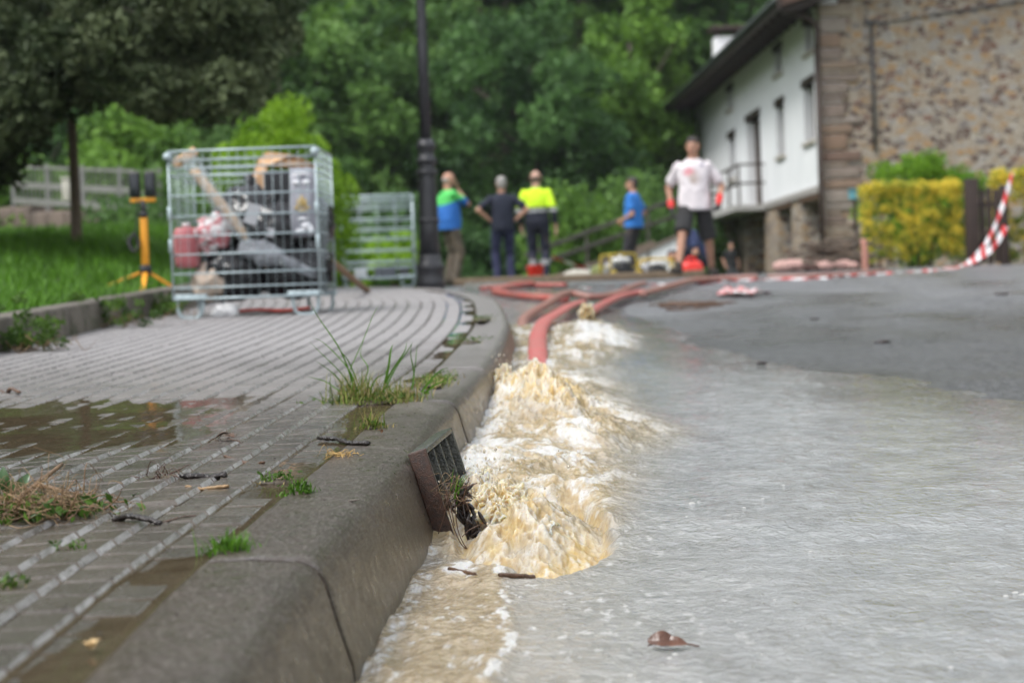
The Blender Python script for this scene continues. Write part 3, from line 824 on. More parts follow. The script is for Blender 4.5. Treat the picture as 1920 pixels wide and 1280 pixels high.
FOREST = [  # px, distance, height, crown base, radius, leaf kind, label
    (1000, 57, 9.2, .6, 3.0, 'dark', "broad dark green tree rising behind the man in the navy t-shirt"),
    (825, 61, 10.5, 1.0, 2.2, 'mid', "tall mid green tree directly behind the street lamp"),
    (610, 58, 9.8, 1.0, 2.8, 'mid', "full mid green tree above the lime green bush"),
    (1200, 62, 10.5, .8, 2.7, 'fresh', "lighter green tree between the man in blue and the white house"),
    (705, 66, 13.0, 2.0, 2.4, 'fresh', "slender light green tree reaching up left of the street lamp"),
    (440, 60, 8.5, .4, 2.6, 'mid', "tree half hidden behind the overhanging dark canopy"),
    (250, 52, 5.6, .3, 2.3, 'fresh', "small fresh green tree behind the railing and wooden post"),
    (1110, 68, 13.5, 2.5, 2.8, 'mid', "tall tree on the slope above the broad dark tree"),
    (920, 70, 14.5, 3.0, 3.0, 'mid', "high tree on the slope to the right of the street lamp top"),
    (1330, 74, 14.5, 2.0, 3.4, 'dark', "dark tree behind the roof and chimney of the white house"),
    (90, 58, 7.5, .4, 3.0, 'dark', "dark tree at the far left behind the railing"),
]
for i, (px, Y, h, h0, rad, kind, lab) in enumerate(FOREST):
    make_tree("broadleaf_tree", lab, "tree", kind, tree_px(px, Y), h, h0, rad, 85, .75, 170, .15, 100 + i, .2, GW, tone=(.5, .34))
# the wood climbing the hillside behind: one mass
rs = np.random.RandomState(77); Vs, Ts = [], []
for j, Y in enumerate(np.arange(72, 112, 5.5)):
    for x in np.arange(-34, 36, 4.2):
        xx, yy = x + rs.normal() * 1.2, Y + rs.normal() * 1.6
        C, rd = crown_clumps(rs, .8, rs.uniform(8.5, 12), rs.uniform(2.4, 3.3), 30, 1.2)
        C = C + np.array([xx, yy, gz(xx, yy)])
        V, F, T = leaf_cloud(rs, C, rd, 46, .34, (rs.uniform(.25, .75), .25), .8)
        Vs.append(V); Ts.append(T)
V = np.concatenate(Vs)
tag(link_mesh("hillside_wood", np_mesh("hillside_wood", V, np.arange(len(V)).reshape(-1, 4), False, {"tone": np.concatenate(Ts)}), LEAF['mid']),
    "green wood covering the hillside at the back", "wood", kind="stuff")
# understorey bushes
def bush(name, label, kind, px, Y, w, h, seed, group=None, nclump=26, per=170, leaf=.07, base=None, depth=None, tone=(.5, .3), cat="bush", cr=.24):
    p = at(px, 560, Y); rs = np.random.RandomState(seed)
    z = gz(p[0], Y) if base is None else base
    t = thing(name, label, cat, (p[0], Y, z), 0, group)
    C, rd = crown_clumps(rs, .0, h, w / 2, nclump, cr * h, .5)
    C[:, 2] = np.maximum(C[:, 2], .08 * h)
    V, F, T = leaf_cloud(rs, C, rd, per, leaf, tone, .85)
    link_mesh("foliage", np_mesh("foliage", V, F, False, {"tone": T}), LEAF[kind], t)
    mb = MB()
    for k in range(6):
        c = C[rs.randint(len(C))]
        mb.tube(smooth_path([(rs.normal() * .05, rs.normal() * .05, -.1), c * .5, c], 8), np.linspace(.02, .006, 9), 5)
    mb.build("stems", M_BARK, t)
    return t
GB = "dark green bushes behind the onlookers"
bush("bush", "dark bush behind the man in the blue and green polo", 'dark', 880, 44, 3.0, 2.2, 201, GB, 34, 260, .09)
bush("bush", "dark green bush between the men in navy and in the yellow jacket", 'mid', 985, 46, 2.6, 2.1, 202, GB, 34, 260, .09)
bush("bush", "leafy bush to the right of the man in the yellow jacket", 'fresh', 1085, 44, 2.3, 2.6, 203, GB, 34, 260, .09)
bush("bush", "green bush behind the man in the blue t-shirt", 'mid', 1180, 47, 2.4, 3.2, 204, GB, 34, 260, .09)
bush("bush", "green bush at the corner of the white house behind the man in gloves", 'mid', 1265, 52, 2.6, 3.4, 205, GB, 34, 260, .09)
bush("bush", "dark bush between the small cage and the lamp post", 'dark', 760, 46, 3.2, 2.8, 206, GB, 30, 240, .09)
bush("lime_bush", "big lime green bush rising behind the full wire cage", 'lime', 527, 23.0, 1.42, 2.2, 210, None, 90, 330, .034, gz(-2.5, 23) - .02, tone=(.7, .3), cr=.12)
bush("lime_bush", "low lime green bush seen through the empty wire cage", 'lime', 742, 29.0, .62, .85, 211, None, 22, 200, .04, tone=(.7, .2))
bush("lime_bush", "low lime green hedge clump left of the empty wire cage", 'lime', 655, 30.0, 1.0, .75, 212, None, 22, 200, .04, tone=(.3, .25))
bush("lime_bush", "small yellow green shrub on the lawn behind the work light", 'lime', 215, 21.0, .55, .4, 213, None, 20, 160, .03, tone=(.55, .25))
bush("shrub", "mid green shrub beside the railing behind the work light", 'mid', 300, 30, 2.0, 1.7, 214, None, 30, 220, .06)
bush("shrub", "rounded green shrub behind the railing at the far left", 'fresh', 60, 34, 2.6, 2.2, 215, None, 30, 220, .08)
# big dark tree that leans its canopy in from the left
def overhang_tree():
    rs = np.random.RandomState(301)
    t = thing("overhanging_tree", "big dark olive leaved tree hanging its canopy over the lawn at top left", "tree", (-6.2, 19.0, gz(-6.2, 19) + .1))
    base = np.array([-6.2, 19.0, gz(-6.2, 19) + .1]); C = []; rd = []
    for _ in range(330):
        px = rs.uniform(-260, 520); Yq = rs.uniform(15.5, 21.5)
        low = np.interp(px, [-260, 0, 60, 130, 250, 330, 400, 450, 500, 530], [290, 300, 270, 190, 215, 235, 235, 200, 130, 60])
        y = low - 25 - abs(rs.normal()) * 150 - rs.uniform(0, 40)
        C.append(at(px, y, Yq) - base); rd.append(rs.uniform(.16, .34))
    for _ in range(25):
        C.append(at(rs.uniform(-120, 25), rs.uniform(220, 320), rs.uniform(17, 20)) - base); rd.append(.22)
    C = np.array(C); rd = np.array(rd)
    V, F, T = leaf_cloud(rs, C, rd, 260, .05, (.42, .36), .8, .3)
    link_mesh("crown", np_mesh("crown", V, F, False, {"tone": T}), LEAF['olive'], t)
    mb = MB()
    P = smooth_path([(0, 0, -.3), (.05, 0, 1.0), (.15, -.1, 2.0), (.5, -.2, 2.9)], 16); mb.tube(P, np.linspace(.2, .11, len(P)), 9)
    for k in rs.choice(len(C), 40, False):
        a = P[rs.randint(8, len(P))]; m = (a + C[k]) / 2 + np.array([0, 0, .25])
        Q = smooth_path([a, m, C[k]], 8); mb.tube(Q, np.linspace(.05, .008, len(Q)), 5)
    mb.build("trunk", M_BARK, t)
overhang_tree()
# ================================================================== lawn, low wall, railing
def lawn_z(x, y):
    d = -2.3 - np.asarray(x, float)
    return SL * np.minimum(y, 24) + KH + .10 + .05 * ss(0, 1.2, d) + .030 * np.clip(y - 9, 0, 16) * ss(0, 2.5, d) + .04 * fbm(x * .8, y * .8, 2.)
lx = np.linspace(-14, -2.26, 80); ly = np.linspace(1, 27, 140)
X, Y = np.meshgrid(lx, ly)
tag(link_mesh("lawn", np_mesh("lawn", np.stack([X, Y, lawn_z(X, Y)], -1).reshape(-1, 3), grid_faces(80, 140), True), M_GROUND), kind="structure")
def blades(rs, P, h, w, lean=.5, curve=.6, seg=3, az=None):
    """grass blades at points P (n,3): narrow curved strips"""
    n = len(P); h = np.broadcast_to(h, (n,)); w = np.broadcast_to(w, (n,))
    a = rs.uniform(0, 2 * math.pi, n) if az is None else az
    d = np.stack([np.cos(a), np.sin(a), 0 * a], 1); sd = np.stack([-np.sin(a), np.cos(a), 0 * a], 1)
    le = np.abs(rs.normal(size=n)) * lean; cu = rs.uniform(.3, 1, n) * curve
    rows = []
    for k in range(seg + 1):
        t = k / seg
        c = P + d * ((le * t + cu * t * t) * h * .6)[:, None] + np.array([0, 0, 1.0]) * (h * (t - .3 * (cu + le) * t * t))[:, None]
        ww = (w * (1 - t ** 1.6) + .0004)[:, None] * .5
        rows += [c - sd * ww, c + sd * ww]
    V = np.stack(rows, 1).reshape(-1, 3); m = 2 * (seg + 1)
    b = (np.arange(n) * m)[:, None, None]
    f = np.array([[2 * k, 2 * k + 1, 2 * k + 3, 2 * k + 2] for k in range(seg)])[None]
    F = (b + f).reshape(-1, 4)
    T = np.repeat(np.clip(.5 + .28 * rs.normal(size=n), 0, 1), m)
    return V, F, T
M_GRASS = m_leaf("grass_blade", (.035, .09, .01), (.13, .3, .025), .35, .45)
M_GRASSD = m_leaf("dry_grass", (.05, .075, .012), (.17, .25, .035), .3, .5, (.3, .24, .1))
rs = np.random.RandomState(41)
n = 50000
y = 4 + 22 * rs.random(n) ** 1.35; x = -2.34 - (1.2 + .19 * y) * rs.random(n) ** 1.15
P = np.stack([x, y, lawn_z(x, y)], 1)
hh = .11 * rs.uniform(.5, 1.6, n) * (1 + .5 * fbm(x * 1.3, y * .8, 0.)) + .02
tpx, tpy = at(275, 556, 13.6)[:2]; cl = np.clip(np.hypot((P[:, 0] - tpx) / .5, (P[:, 1] - tpy + .15) / .5), .25, 1); hh = hh * np.where(P[:, 1] < 14.2, cl, 1)
V, F, T = blades(rs, P, hh, .006 + .0006 * y, .4, .7, 2)
tag(link_mesh("grass", np_mesh("grass", V, F, False, {"tone": T}), M_GRASS), "long green grass of the lawn behind the low wall", "grass", kind="stuff")
def m_oldc():
    t = NT("old_concrete"); c = t.coord(); n = t.noise(c, 3.5, 6, .7); g = t.noise(c, 40, 4, .7); m = t.noise(c, 6, 5, .7, .5)
    col = t.mix(t.ramp(n, [(.35, 0), (.7, 1)]), (.055, .047, .038), (.17, .145, .115)); col = t.mix(t.ramp(g, [(.45, 0), (.65, .6)]), col, (.2, .18, .15))
    col = t.mix(t.ramp(m, [(.52, 0), (.64, .8)]), col, (.035, .045, .015))
    return t.done(t.bsdf(col, .75, t.bump(t.math('ADD', g, n), .8, .012)))
M_WALL = m_oldc()
wall = thing("low_wall", "low mossy concrete edging wall between the pavement and the lawn", "wall", (-2.26, 11, 0))
rr = random.Random(5); y = 3.0
while y < 18:
    L = .98
    c = y + L / 2
    mb = MB(); mb.box((rr.uniform(-.012, .012), c - 11, SL * c + KH + .02), (.16, L - .02, .26), rot=Matrix.Rotation(rr.uniform(-.012, .012), 3, 'Z') @ Matrix.Rotation(math.atan(SL), 3, 'X'), bev=.014)
    mb.build("wall_stone", M_WALL, wall); y += L
# railing on a stone bank
RX0 = at(25, 360, 33); RX1 = at(300, 375, 30)
M_STONEB = mat("bank_stone", (.13, .1, .08), .85, .4, 2.2, .6, 12)
M_RAIL = mat("painted_rail", (.2, .2, .185), .5, .15)
d = RX1 - RX0
mb = MB()
for k in range(9):
    p = RX0 + d * (k / 8); mb.box((p[0], p[1] + .2, p[2] - .62), (np.linalg.norm(d) / 8 - .02, .5, .75 + .08 * math.sin(k * 2.1)), rz=math.atan2(d[1], d[0]), bev=.06)
tag(mb.build("bank_wall", M_STONEB), "rough stone bank wall under the pale railing at the far left", "wall")
rail = thing("railing", "pale metal railing on the stone bank behind the lawn", "railing", tuple(RX0))
def loc(p): return np.asarray(p) - RX0
mb = MB(); mb.bar(loc(RX0 + [0, 0, .42]), loc(RX1 + [0, 0, .42]), .05); mb.build("top_rail", M_RAIL, rail)
mb = MB(); mb.bar(loc(RX0 + [0, 0, -.14]), loc(RX1 + [0, 0, -.14]), .06, .1); mb.build("bottom_rail", M_RAIL, rail)
mb = MB(); mb.bar(loc(RX0 + [0, 0, .12]), loc(RX1 + [0, 0, .12]), .03, .1); mb.build("middle_board", M_RAIL, rail)
for k in range(5):
    p = RX0 + d * (k / 4); mb = MB(); mb.bar(loc(p + [0, 0, -.28]), loc(p + [0, 0, .48]), .06); mb.build("post", M_RAIL, rail)
mb = MB()
for k in range(34):
    p = RX0 + d * (k / 33); mb.bar(loc(p + [0, 0, -.14]), loc(p + [0, 0, .42]), .016)
mb.build("balusters", M_RAIL, rail)
# wooden post on the lawn
p = at(143, 438, 20); zt = at(143, 212, 20)[2]
mb = MB(); mb.tube(smooth_path([(0, 0, -.2), (.005, 0, .5), (-.004, 0, zt - p[2])], 10), np.linspace(.058, .045, 11), 10)
t = mb.build("wooden_post", mat("grey_wood", (.16, .12, .085), .85, .3, 25, .4, 80)); t.location = tuple(p)
tag(t, "weathered upright wooden post on the lawn left of the work light", "post")
mb = MB(); mb.box((0, 0, .14), (.12, .1, .28), bev=.02); mb.box((0, 0, .3), (.14, .12, .03), bev=.01)
p = at(126, 377, 27); t = mb.build("meter_box", mat("cream_plastic", (.55, .52, .45), .5)); t.location = tuple(p)
tag(t, "small cream box standing at the foot of the railing", "box")
# ================================================================== the house
def m_plaster():
    t = NT("white_plaster"); c = t.coord(); n = t.noise(c, .9, 6, .65)
    s = t.noise(t.mapping(c, (3, 3, .25)), 1.6, 5, .6)
    col = t.mix(t.ramp(n, [(.3, 0), (.75, 1)]), (.74, .755, .77), (.84, .85, .86))
    col = t.mix(t.ramp(s, [(.56, 0), (.75, .35)]), col, (.45, .46, .45))
    return t.done(t.bsdf(col, .85, t.bump(t.noise(c, 40, 3), .2, .01)))
def m_stone():
    t = NT("rubble_stone"); c = t.coord()
    w = t.noise(c, 2.0, 3, .5, 0, 1)
    v = t.node("ShaderNodeVectorMath", operation='ADD')
    sc = t.node("ShaderNodeVectorMath", operation='SCALE'); t.set(sc.inputs[0], w); sc.inputs["Scale"].default_value = .25
    t.set(v.inputs[0], c); t.set(v.inputs[1], sc.outputs[0])
    m = t.mapping(v.outputs[0], (.9, .9, 1.5))
    cell = t.voro(m, 6.4, 'F1', 1, .95); edge = t.voro(m, 6.4, 'DISTANCE_TO_EDGE', 0, .95)
    sep = t.node("ShaderNodeSeparateColor"); t.set(sep.inputs[0], cell)
    stone = t.ramp(sep.outputs[0], [(0, (.11, .07, .055)), (.2, (.34, .25, .165)), (.4, (.38, .32, .25)), (.58, (.4, .25, .12)), (.7, (.19, .105, .075)), (.82, (.35, .32, .29)), (.95, (.2, .175, .165))], 'CONSTANT')
    g = t.noise(c, 14, 5, .65)
    stone = t.mix(t.ramp(g, [(.35, 0), (.75, .55)]), stone, (.17, .13, .1))
    mort = t.mix(t.ramp(g, [(.3, 0), (.7, 1)]), (.37, .33, .27), (.48, .43, .36))
    thick = t.math('MULTIPLY', t.ramp(t.noise(c, 1.1, 3), [(.35, .5), (.7, 1.7)]), .055)
    f = t.math('LESS_THAN', edge, thick)
    col = t.mix(f, stone, mort)
    h = t.ramp(edge, [(0, 0), (.12, 1)])
    return t.done(t.bsdf(col, .85, t.bump(t.math('ADD', h, t.math('MULTIPLY', g, .4)), .6, .04)))
def m_bandstone():
    t = NT("quoin_stone"); c = t.coord(); r = t.rand(); g = t.noise(c, 9, 5, .6)
    col = t.ramp(r, [(0, (.24, .15, .1)), (.35, (.36, .3, .23)), (.65, (.17, .1, .075)), (1, (.34, .3, .26))])
    return t.done(t.bsdf(t.mix(t.ramp(g, [(.3, 0), (.75, .6)]), col, (.15, .11, .08)), .85, t.bump(g, .4, .02)))
M_PLAS, M_STONE, M_QUOIN = m_plaster(), m_stone(), m_bandstone()
M_DARKW = mat("dark_timber", (.035, .02, .014), .6, .3, 20, .3, 60)
M_BROWNW = mat("brown_timber", (.1, .055, .035), .6, .3, 20, .3, 60)
M_GLASSD = mat("dark_glass", (.02, .024, .028), .08, .2)
M_TILE = mat("roof_tile", (.1, .055, .04), .8, .3, 6, .4, 20)
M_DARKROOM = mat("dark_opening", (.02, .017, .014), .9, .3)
# house frame: u along the white front (away from the viewer), v across it (to the right), origin at the near corner
HY, HX = 40.0, 6.4
hang = math.atan(0.024)
HZ = 0.25
house = thing("farmhouse", "white fronted stone farmhouse with wide dark eaves at the right", "house", (HX, HY, HZ), hang)
HLEN, HW = 21.5, 12.0
Z1, ZE = 2.75 - HZ, 6.45 - HZ        # foot of the white wall, eave height at the wall
def hb(mb, v0, v1, u0, u1, z0, z1, bev=0.0): return mb.box(((v0 + v1) / 2, (u0 + u1) / 2, (z0 + z1) / 2), (v1 - v0, u1 - u0, z1 - z0), bev=bev)
def u_of(px, py=300):       # where the sight line through a picture column meets the front
    d = ray(px, py); c, s = math.cos(hang), math.sin(hang)
    # point HX,HY + u*(-s,c)
    A = np.array([[d[0], s], [d[1], -c]]); t_, u = np.linalg.solve(A, np.array([HX, HY])); return u, t_ * d[1]
def wall_openings(name, m, z0, z1, u0, u1, ops, thick, v0=0.0, parent=None):
    """front wall (thickness to +v) with rectangular openings left out, split in butting blocks"""
    us = sorted({u0, u1, *[o[0] for o in ops], *[o[1] for o in ops]}); mb = MB()
    for a, b in zip(us[:-1], us[1:]):
        o = [q for q in ops if q[0] <= a + 1e-6 and q[1] >= b - 1e-6]; zs = [z0]
        for q in sorted(o, key=lambda q: q[2]): zs += [q[2], q[3]]
        zs.append(z1)
        for k in range(0, len(zs), 2):
            if zs[k + 1] - zs[k] > 1e-3: hb(mb, v0, v0 + thick, a, b, zs[k], zs[k + 1])
    return mb.build(name, m, parent)
def zpx(py, px, Y): return at(px, py, Y)[2] - HZ
OPS, WINS = [], []
for (xa, xb, ya, yb, kind) in [(1507, 1527, 160, 265, 'w'), (1456, 1471, 197, 292, 'w'), (1402, 1427, 222, 386, 'd'), (1367, 1379, 257, 335, 'w'),
                               (1508, 1524, 45, 98, 'w'), (1452, 1466, 95, 138, 'w'), (1364, 1374, 170, 205, 'w')]:
    (ub, Yb), (ua, Ya) = u_of(xa, (ya + yb) / 2), u_of(xb, (ya + yb) / 2)
    Ym = (Ya + Yb) / 2; xm = (xa + xb) / 2
    ua, ub = min(ua, ub), max(ua, ub)
    z1, z0 = zpx(ya, xm, Ym), zpx(yb, xm, Ym)
    if kind == 'd': z0 = Z1 + .02
    z1 = min(z1, ZE - .15)
    OPS.append((ua, ub, z0, z1)); WINS.append((ua, ub, z0, z1, kind))
wall_openings("white_wall", M_PLAS, Z1, ZE, 0, HLEN, OPS, .35, parent=house)
for ua, ub, z0, z1, kind in WINS:
    mb = MB(); w = .09
    hb(mb, .2, .28, ua, ua + w, z0, z1); hb(mb, .2, .28, ub - w, ub, z0, z1); hb(mb, .2, .28, ua + w, ub - w, z1 - w, z1); hb(mb, .2, .28, ua + w, ub - w, z0, z0 + w)
    if kind == 'w':
        hb(mb, .2, .28, (ua + ub) / 2 - .04, (ua + ub) / 2 + .04, z0 + w, z1 - w)
        f = mb.build("window", M_BROWNW, house)
        m2 = MB(); hb(m2, .235, .25, ua + w, ub - w, z0 + w, z1 - w); m2.build("pane", M_GLASSD, f)
        m2 = MB(); hb(m2, -.06, .2, ua - .08, ub + .08, z0 - .09, z0, bev=.01); m2.build("sill", mat("sill_stone", (.4, .37, .32), .8) if "sill_stone" not in bpy.data.materials else bpy.data.materials["sill_stone"], f)
    else:
        f = mb.build("balcony_door", M_BROWNW, house)
        m2 = MB(); hb(m2, .215, .24, ua + w, ub - w, z0 + w, z1 - w); m2.build("pane", M_DARKW, f)
    m3 = MB(); hb(m3, -.03, .2, ua - .12, ub + .12, z1, z1 + .16); m3.build("lintel", M_DARKW, f)
# ground floor in stone with openings
GOPS = []
for (xa, xb, ya) in [(1508, 1556, 375), (1462, 1488, 388), (1400, 1435, 402), (1370, 1384, 425), (1348, 1360, 430)]:
    (ub, Yb), (ua, Ya) = u_of(xa, 420), u_of(xb, 420); Ym = (Ya + Yb) / 2
    GOPS.append((max(.25, min(ua, ub)), max(ua, ub), 0.0, min(zpx(ya, (xa + xb) / 2, Ym), Z1 - .25)))
wall_openings("stone_ground_floor", M_STONE, -.4, Z1 - .14, 0, HLEN, [(a, b, -.4, z) for a, b, _, z in GOPS], .5, -.04, house)
mb = MB(); hb(mb, -.1, .35, 0, HLEN, Z1 - .14, Z1); mb.build("plinth_band", mat("grey_render", (.33, .31, .29), .8), house)
for k, (a, b, _, z) in enumerate(GOPS):
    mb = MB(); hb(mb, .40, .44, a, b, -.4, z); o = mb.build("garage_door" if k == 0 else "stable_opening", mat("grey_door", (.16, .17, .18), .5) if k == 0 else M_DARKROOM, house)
    m3 = MB(); hb(m3, -.08, .40, a - .15, b + .15, z + .002, z + .2); m3.build("lintel", M_BROWNW, o)
# balcony rail in front of the door
(ub, _), (ua, _) = u_of(1345, 340), u_of(1436, 340)
bal = []
mb = MB()
for z in (.95, .5): mb.bar((-.65, ua, Z1 + z), (-.65, ub, Z1 + z), .05)
for u in np.linspace(ua, ub, 6): mb.bar((-.65, u, Z1 - .02), (-.65, u, Z1 + .95), .05)
for u in (ua, ub):
    for z in (.95, .5): mb.bar((-.65, u, Z1 + z), (-.02, u, Z1 + z), .05)
mb.build("balcony_rail", M_DARKW, house)
mb = MB(); hb(mb, -.8, -.1, ua - .2, ub + .2, Z1 - .16, Z1 - .02); mb.build("balcony_slab", mat("slab_concrete", (.4, .39, .37), .8), house)
# gable wall: rubble with big quoins at the corner
GP = [(0.35, -.4), (HW, -.4), (HW, ZE), (HW / 2, ZE + HW / 2 * .3), (.35, ZE + .15)]
V = [(v, u, z) for u in (-.02, .5) for v, z in GP]; n = len(GP)
F = [tuple(range(n)), tuple(range(2 * n - 1, n - 1, -1))] + [(i, n + i, n + (i + 1) % n, (i + 1) % n) for i in range(n)]
mb = MB(); mb.add(V, F); mb.build("gable_wall", M_STONE, house)
rr = random.Random(8); z = -.3; k = 0
while z < ZE - .2:
    h = rr.choice((.1, .14, .2, .27, .32)) * rr.uniform(.85, 1.15); L = rr.uniform(.3, .8)
    mb = MB(); hb(mb, -.03, L, -.07, .35, z, min(z + h - .02, ZE - .05), bev=.025); mb.build("quoin", M_QUOIN, house); z += h; k += 1
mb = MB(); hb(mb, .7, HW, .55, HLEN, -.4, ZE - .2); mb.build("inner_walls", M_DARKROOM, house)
# roof: two slopes, wide eaves on exposed rafters
OV, PIT = .91, .3
def roof_side(sgn):
    v0 = -OV if sgn < 0 else HW + OV
    z0 = ZE - .05 - OV * PIT + .1; vm = HW / 2; zm = ZE + .05 + vm * PIT
    V = []
    for u in (-.75, HLEN + .9):
        V += [(v0, u, z0), (vm, u, zm), (vm, u, zm + .2), (v0, u, z0 + .2)]
    F = [(0, 1, 2, 3), (7, 6, 5, 4), (0, 4, 5, 1), (2, 6, 7, 3), (3, 7, 4, 0), (1, 5, 6, 2)]
    return V, F
mb = MB(); mb.add(*roof_side(-1)); mb.add(*roof_side(1)); rf = mb.build("roof", M_TILE, house)
for u in np.arange(-.5, HLEN + .8, .85):
    mb = MB(); mb.bar((-OV + .05, u, ZE - .02 - OV * PIT + .02), (.1, u, ZE - .02 + .02), .12, .15); mb.build("rafter", M_DARKW, rf)
mb = MB(); mb.bar((-OV - .03, -.78, ZE - OV * PIT + .13), (-OV - .03, HLEN + .92, ZE - OV * PIT + .13), .07, .26); mb.build("fascia", M_DARKW, rf)
mb = MB(); 
mb.tube([(-OV - .1, -.7, ZE - OV * PIT + .16), (-OV - .1, HLEN + .9, ZE - OV * PIT + .16)], .075, 10); mb.build("gutter", mat("green_black_metal", (.035, .045, .04), .4), rf)
mb = MB(); mb.tube(smooth_path([(-OV - .02, -.12, ZE - OV * PIT + .08), (-.4, -.14, ZE - .35), (-.12, -.14, ZE - .55), (-.12, -.14, ZE - 1.0)], 14), .055, 10)
mb.tube([(-.12, -.14, ZE - 1.0), (-.12, -.14, -.3)], .055, 10)
mb.build("downpipe", M_DARKW, house)
p = at(1633, 60, 40); v = p[0] - HX
mb = MB(); mb.tube([(v, -.07, at(1630, 40, 40)[2] - HZ), (v, -.07, at(1637, 285, 40)[2] - HZ)], .035, 8); mb.bar((v - .12, -.06, at(1630, 42, 40)[2] - HZ), (v + .12, -.06, at(1630, 42, 40)[2] - HZ), .06, .08)
mb.bar((v + .1, -.05, at(1640, 45, 40)[2] - HZ), (HW, -.05, at(1640, 45, 40)[2] - HZ + 1.3), .03)
mb.build("cable_conduit", mat("conduit", (.06, .06, .06), .5), house)
(uc, Yc) = (20.4, 60)
cz = ZE + .15
ch = MB(); hb(ch, .5, 1.3, uc - .4, uc + .4, cz, cz + 1.75, bev=.01); cho = ch.build("chimney", M_PLAS, rf)
ch = MB(); hb(ch, .38, 1.42, uc - .55, uc + .55, cz + 1.92, cz + 2.06, bev=.02)
for a in (.6, 1.2):
    for b in (-.32, .32): hb(ch, a - .06, a + .06, uc + b - .06, uc + b + .06, cz + 1.75, cz + 1.92)
ch.build("chimney_cap", M_DARKW, cho)
# white ramp wall and its handrails going down beside the house
A, B = at(1225, 500, 42), at(1345, 420, 44)
rw = thing("ramp_wall", "low white sloping wall behind the walking man", "wall", tuple(A))
V = []
for dy in (0, .25):
    for (px, py) in [(1190, 512), (1200, 478), (1292, 436), (1292, 512)]: V.append(at(px, py, 43) + np.array([0, dy, 0]) - A)
mb = MB(); mb.add(V, [(0, 3, 2, 1), (4, 5, 6, 7), (0, 1, 5, 4), (1, 2, 6, 5), (2, 3, 7, 6), (3, 0, 4, 7)]); mb.build("wall", M_PLAS, rw)
mb = MB(); mb.bar(at(1185, 482, 43) - A + [0, .12, 0], at(1296, 431, 43) - A + [0, .12, 0], .32, .08); mb.build("coping", mat("coping_stone", (.2, .16, .14), .8), rw)
M_RAILW = mat('weathered_rail', (.075, .065, .055), .7, .3, 12)
hr = thing("handrail", "dark sloping double handrail behind the onlookers", "handrail", tuple(at(1000, 520, 39)))
o = at(1000, 520, 39); 
for (a, b, c, d_) in [(985, 479, 1290, 365), (985, 503, 1290, 397)]:
    mb = MB(); mb.bar(at(a, b, 39) - o, at(c, d_, 42) - o, .055, .075); mb.build("rail", M_RAILW, hr)
for (a, b, c, Yq) in [(1003, 484, 545, 39.2), (1100, 444, 530, 40.1), (1215, 395, 520, 41.3), (1284, 366, 510, 41.9)]:
    mb = MB(); mb.bar(at(a, b, Yq) - o + [0, .1, 0], at(a + 3, c, Yq) - o + [0, .1, 0], .06); mb.build("post", M_RAILW, hr)
mb = MB(); Wq = []
for (px, py) in [(1000, 512), (1230, 432)]:
    Wq.append(at(px, py, 39.8) - o)
mb.bar(Wq[0] + [0, .5, -.25], Wq[1] + [0, .5, -.25], .3, .14); mb.build("stringer", mat("brown_concrete", (.16, .12, .09), .8), hr)
# ================================================================== garden edge at the right
GZR = lambda x, y: float(road_z(np.array([float(x)]), np.array([float(y)]))[0]) if y < 26.5 else gz(x, y)
def hedge(label, x0, x1, Y, dpt, h, seed, kind='gold', name="hedge"):
    rs = np.random.RandomState(seed); z = GZR((x0 + x1) / 2, Y) + .02
    t = thing(name, label, "hedge", ((x0 + x1) / 2, Y, z))
    W = x1 - x0; n = int(330 * W * h)
    C = np.stack([rs.uniform(-W / 2 + .06, W / 2 - .06, n), rs.uniform(-dpt / 2, dpt / 2, n), rs.uniform(.06, h - .06, n)], 1); fc = rs.randint(0, 4, n)
    C[fc == 0, 1] = -dpt / 2 + .04; C[fc == 1, 2] = h - .06; C[(fc == 2) & (C[:, 0] < 0), 0] = -W / 2 + .06; C[(fc == 2) & (C[:, 0] >= 0), 0] = W / 2 - .06
    C[:, 2] *= 1 + .05 * fbm(C[:, 0] * 4, C[:, 1] * 4, 1.)
    C += .035 * np.stack([fbm(C[:, 0] * 5 + k, C[:, 1] * 5, C[:, 2] * 5) for k in (1., 4., 8.)], 1)
    V, F, T = leaf_cloud(rs, C, rs.uniform(.05, .085, n), 60, .016, (.62, .36), 1.0)
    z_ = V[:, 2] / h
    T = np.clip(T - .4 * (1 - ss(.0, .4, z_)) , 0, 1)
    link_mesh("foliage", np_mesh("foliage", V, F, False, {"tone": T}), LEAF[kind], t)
    mb = MB()
    for k in range(int(W * 8)):
        x = rs.uniform(-W / 2 + .1, W / 2 - .1); mb.tube(smooth_path([(x, 0, -.05), (x + rs.normal() * .05, rs.normal() * .1, h * .5), (x + rs.normal() * .1, rs.normal() * .1, h * .85)], 6), np.linspace(.014, .004, 7), 5)
    mb.build("stems", M_BARK, t)
    return t
xa, xb = at(1624, 420, 26)[0], at(1812, 420, 26)[0]
hedge("yellow variegated hedge left of the dark wooden gate", xa, xb, 26.4, .7, at(1720, 343, 26)[2] - GZR(5.3, 26), 401)
xa, xb = at(1872, 420, 25.6)[0], at(2120, 420, 25.6)[0]
hedge("yellow variegated hedge at the right edge beyond the wooden gate", xa, xb, 25.9, .7, at(1900, 318, 25.6)[2] - GZR(6.4, 26), 402)
bush("shrub", "feathery green shrub above the yellow hedge against the stone wall", 'lime', 1735, 29.5, 1.75, at(1735, 262, 29.5)[2] - .9, 403, None, 90, 260, .03, .9, tone=(.2, .28), cr=.11)
gp = at(1845, 490, 25.4); gt = thing("garden_gate", "dark brown slatted wooden gate between the yellow hedges", "gate", (gp[0], gp[1], GZR(gp[0], 25.4)))
gh = at(1825, 335, 25.4)[2] - GZR(gp[0], 25.4)
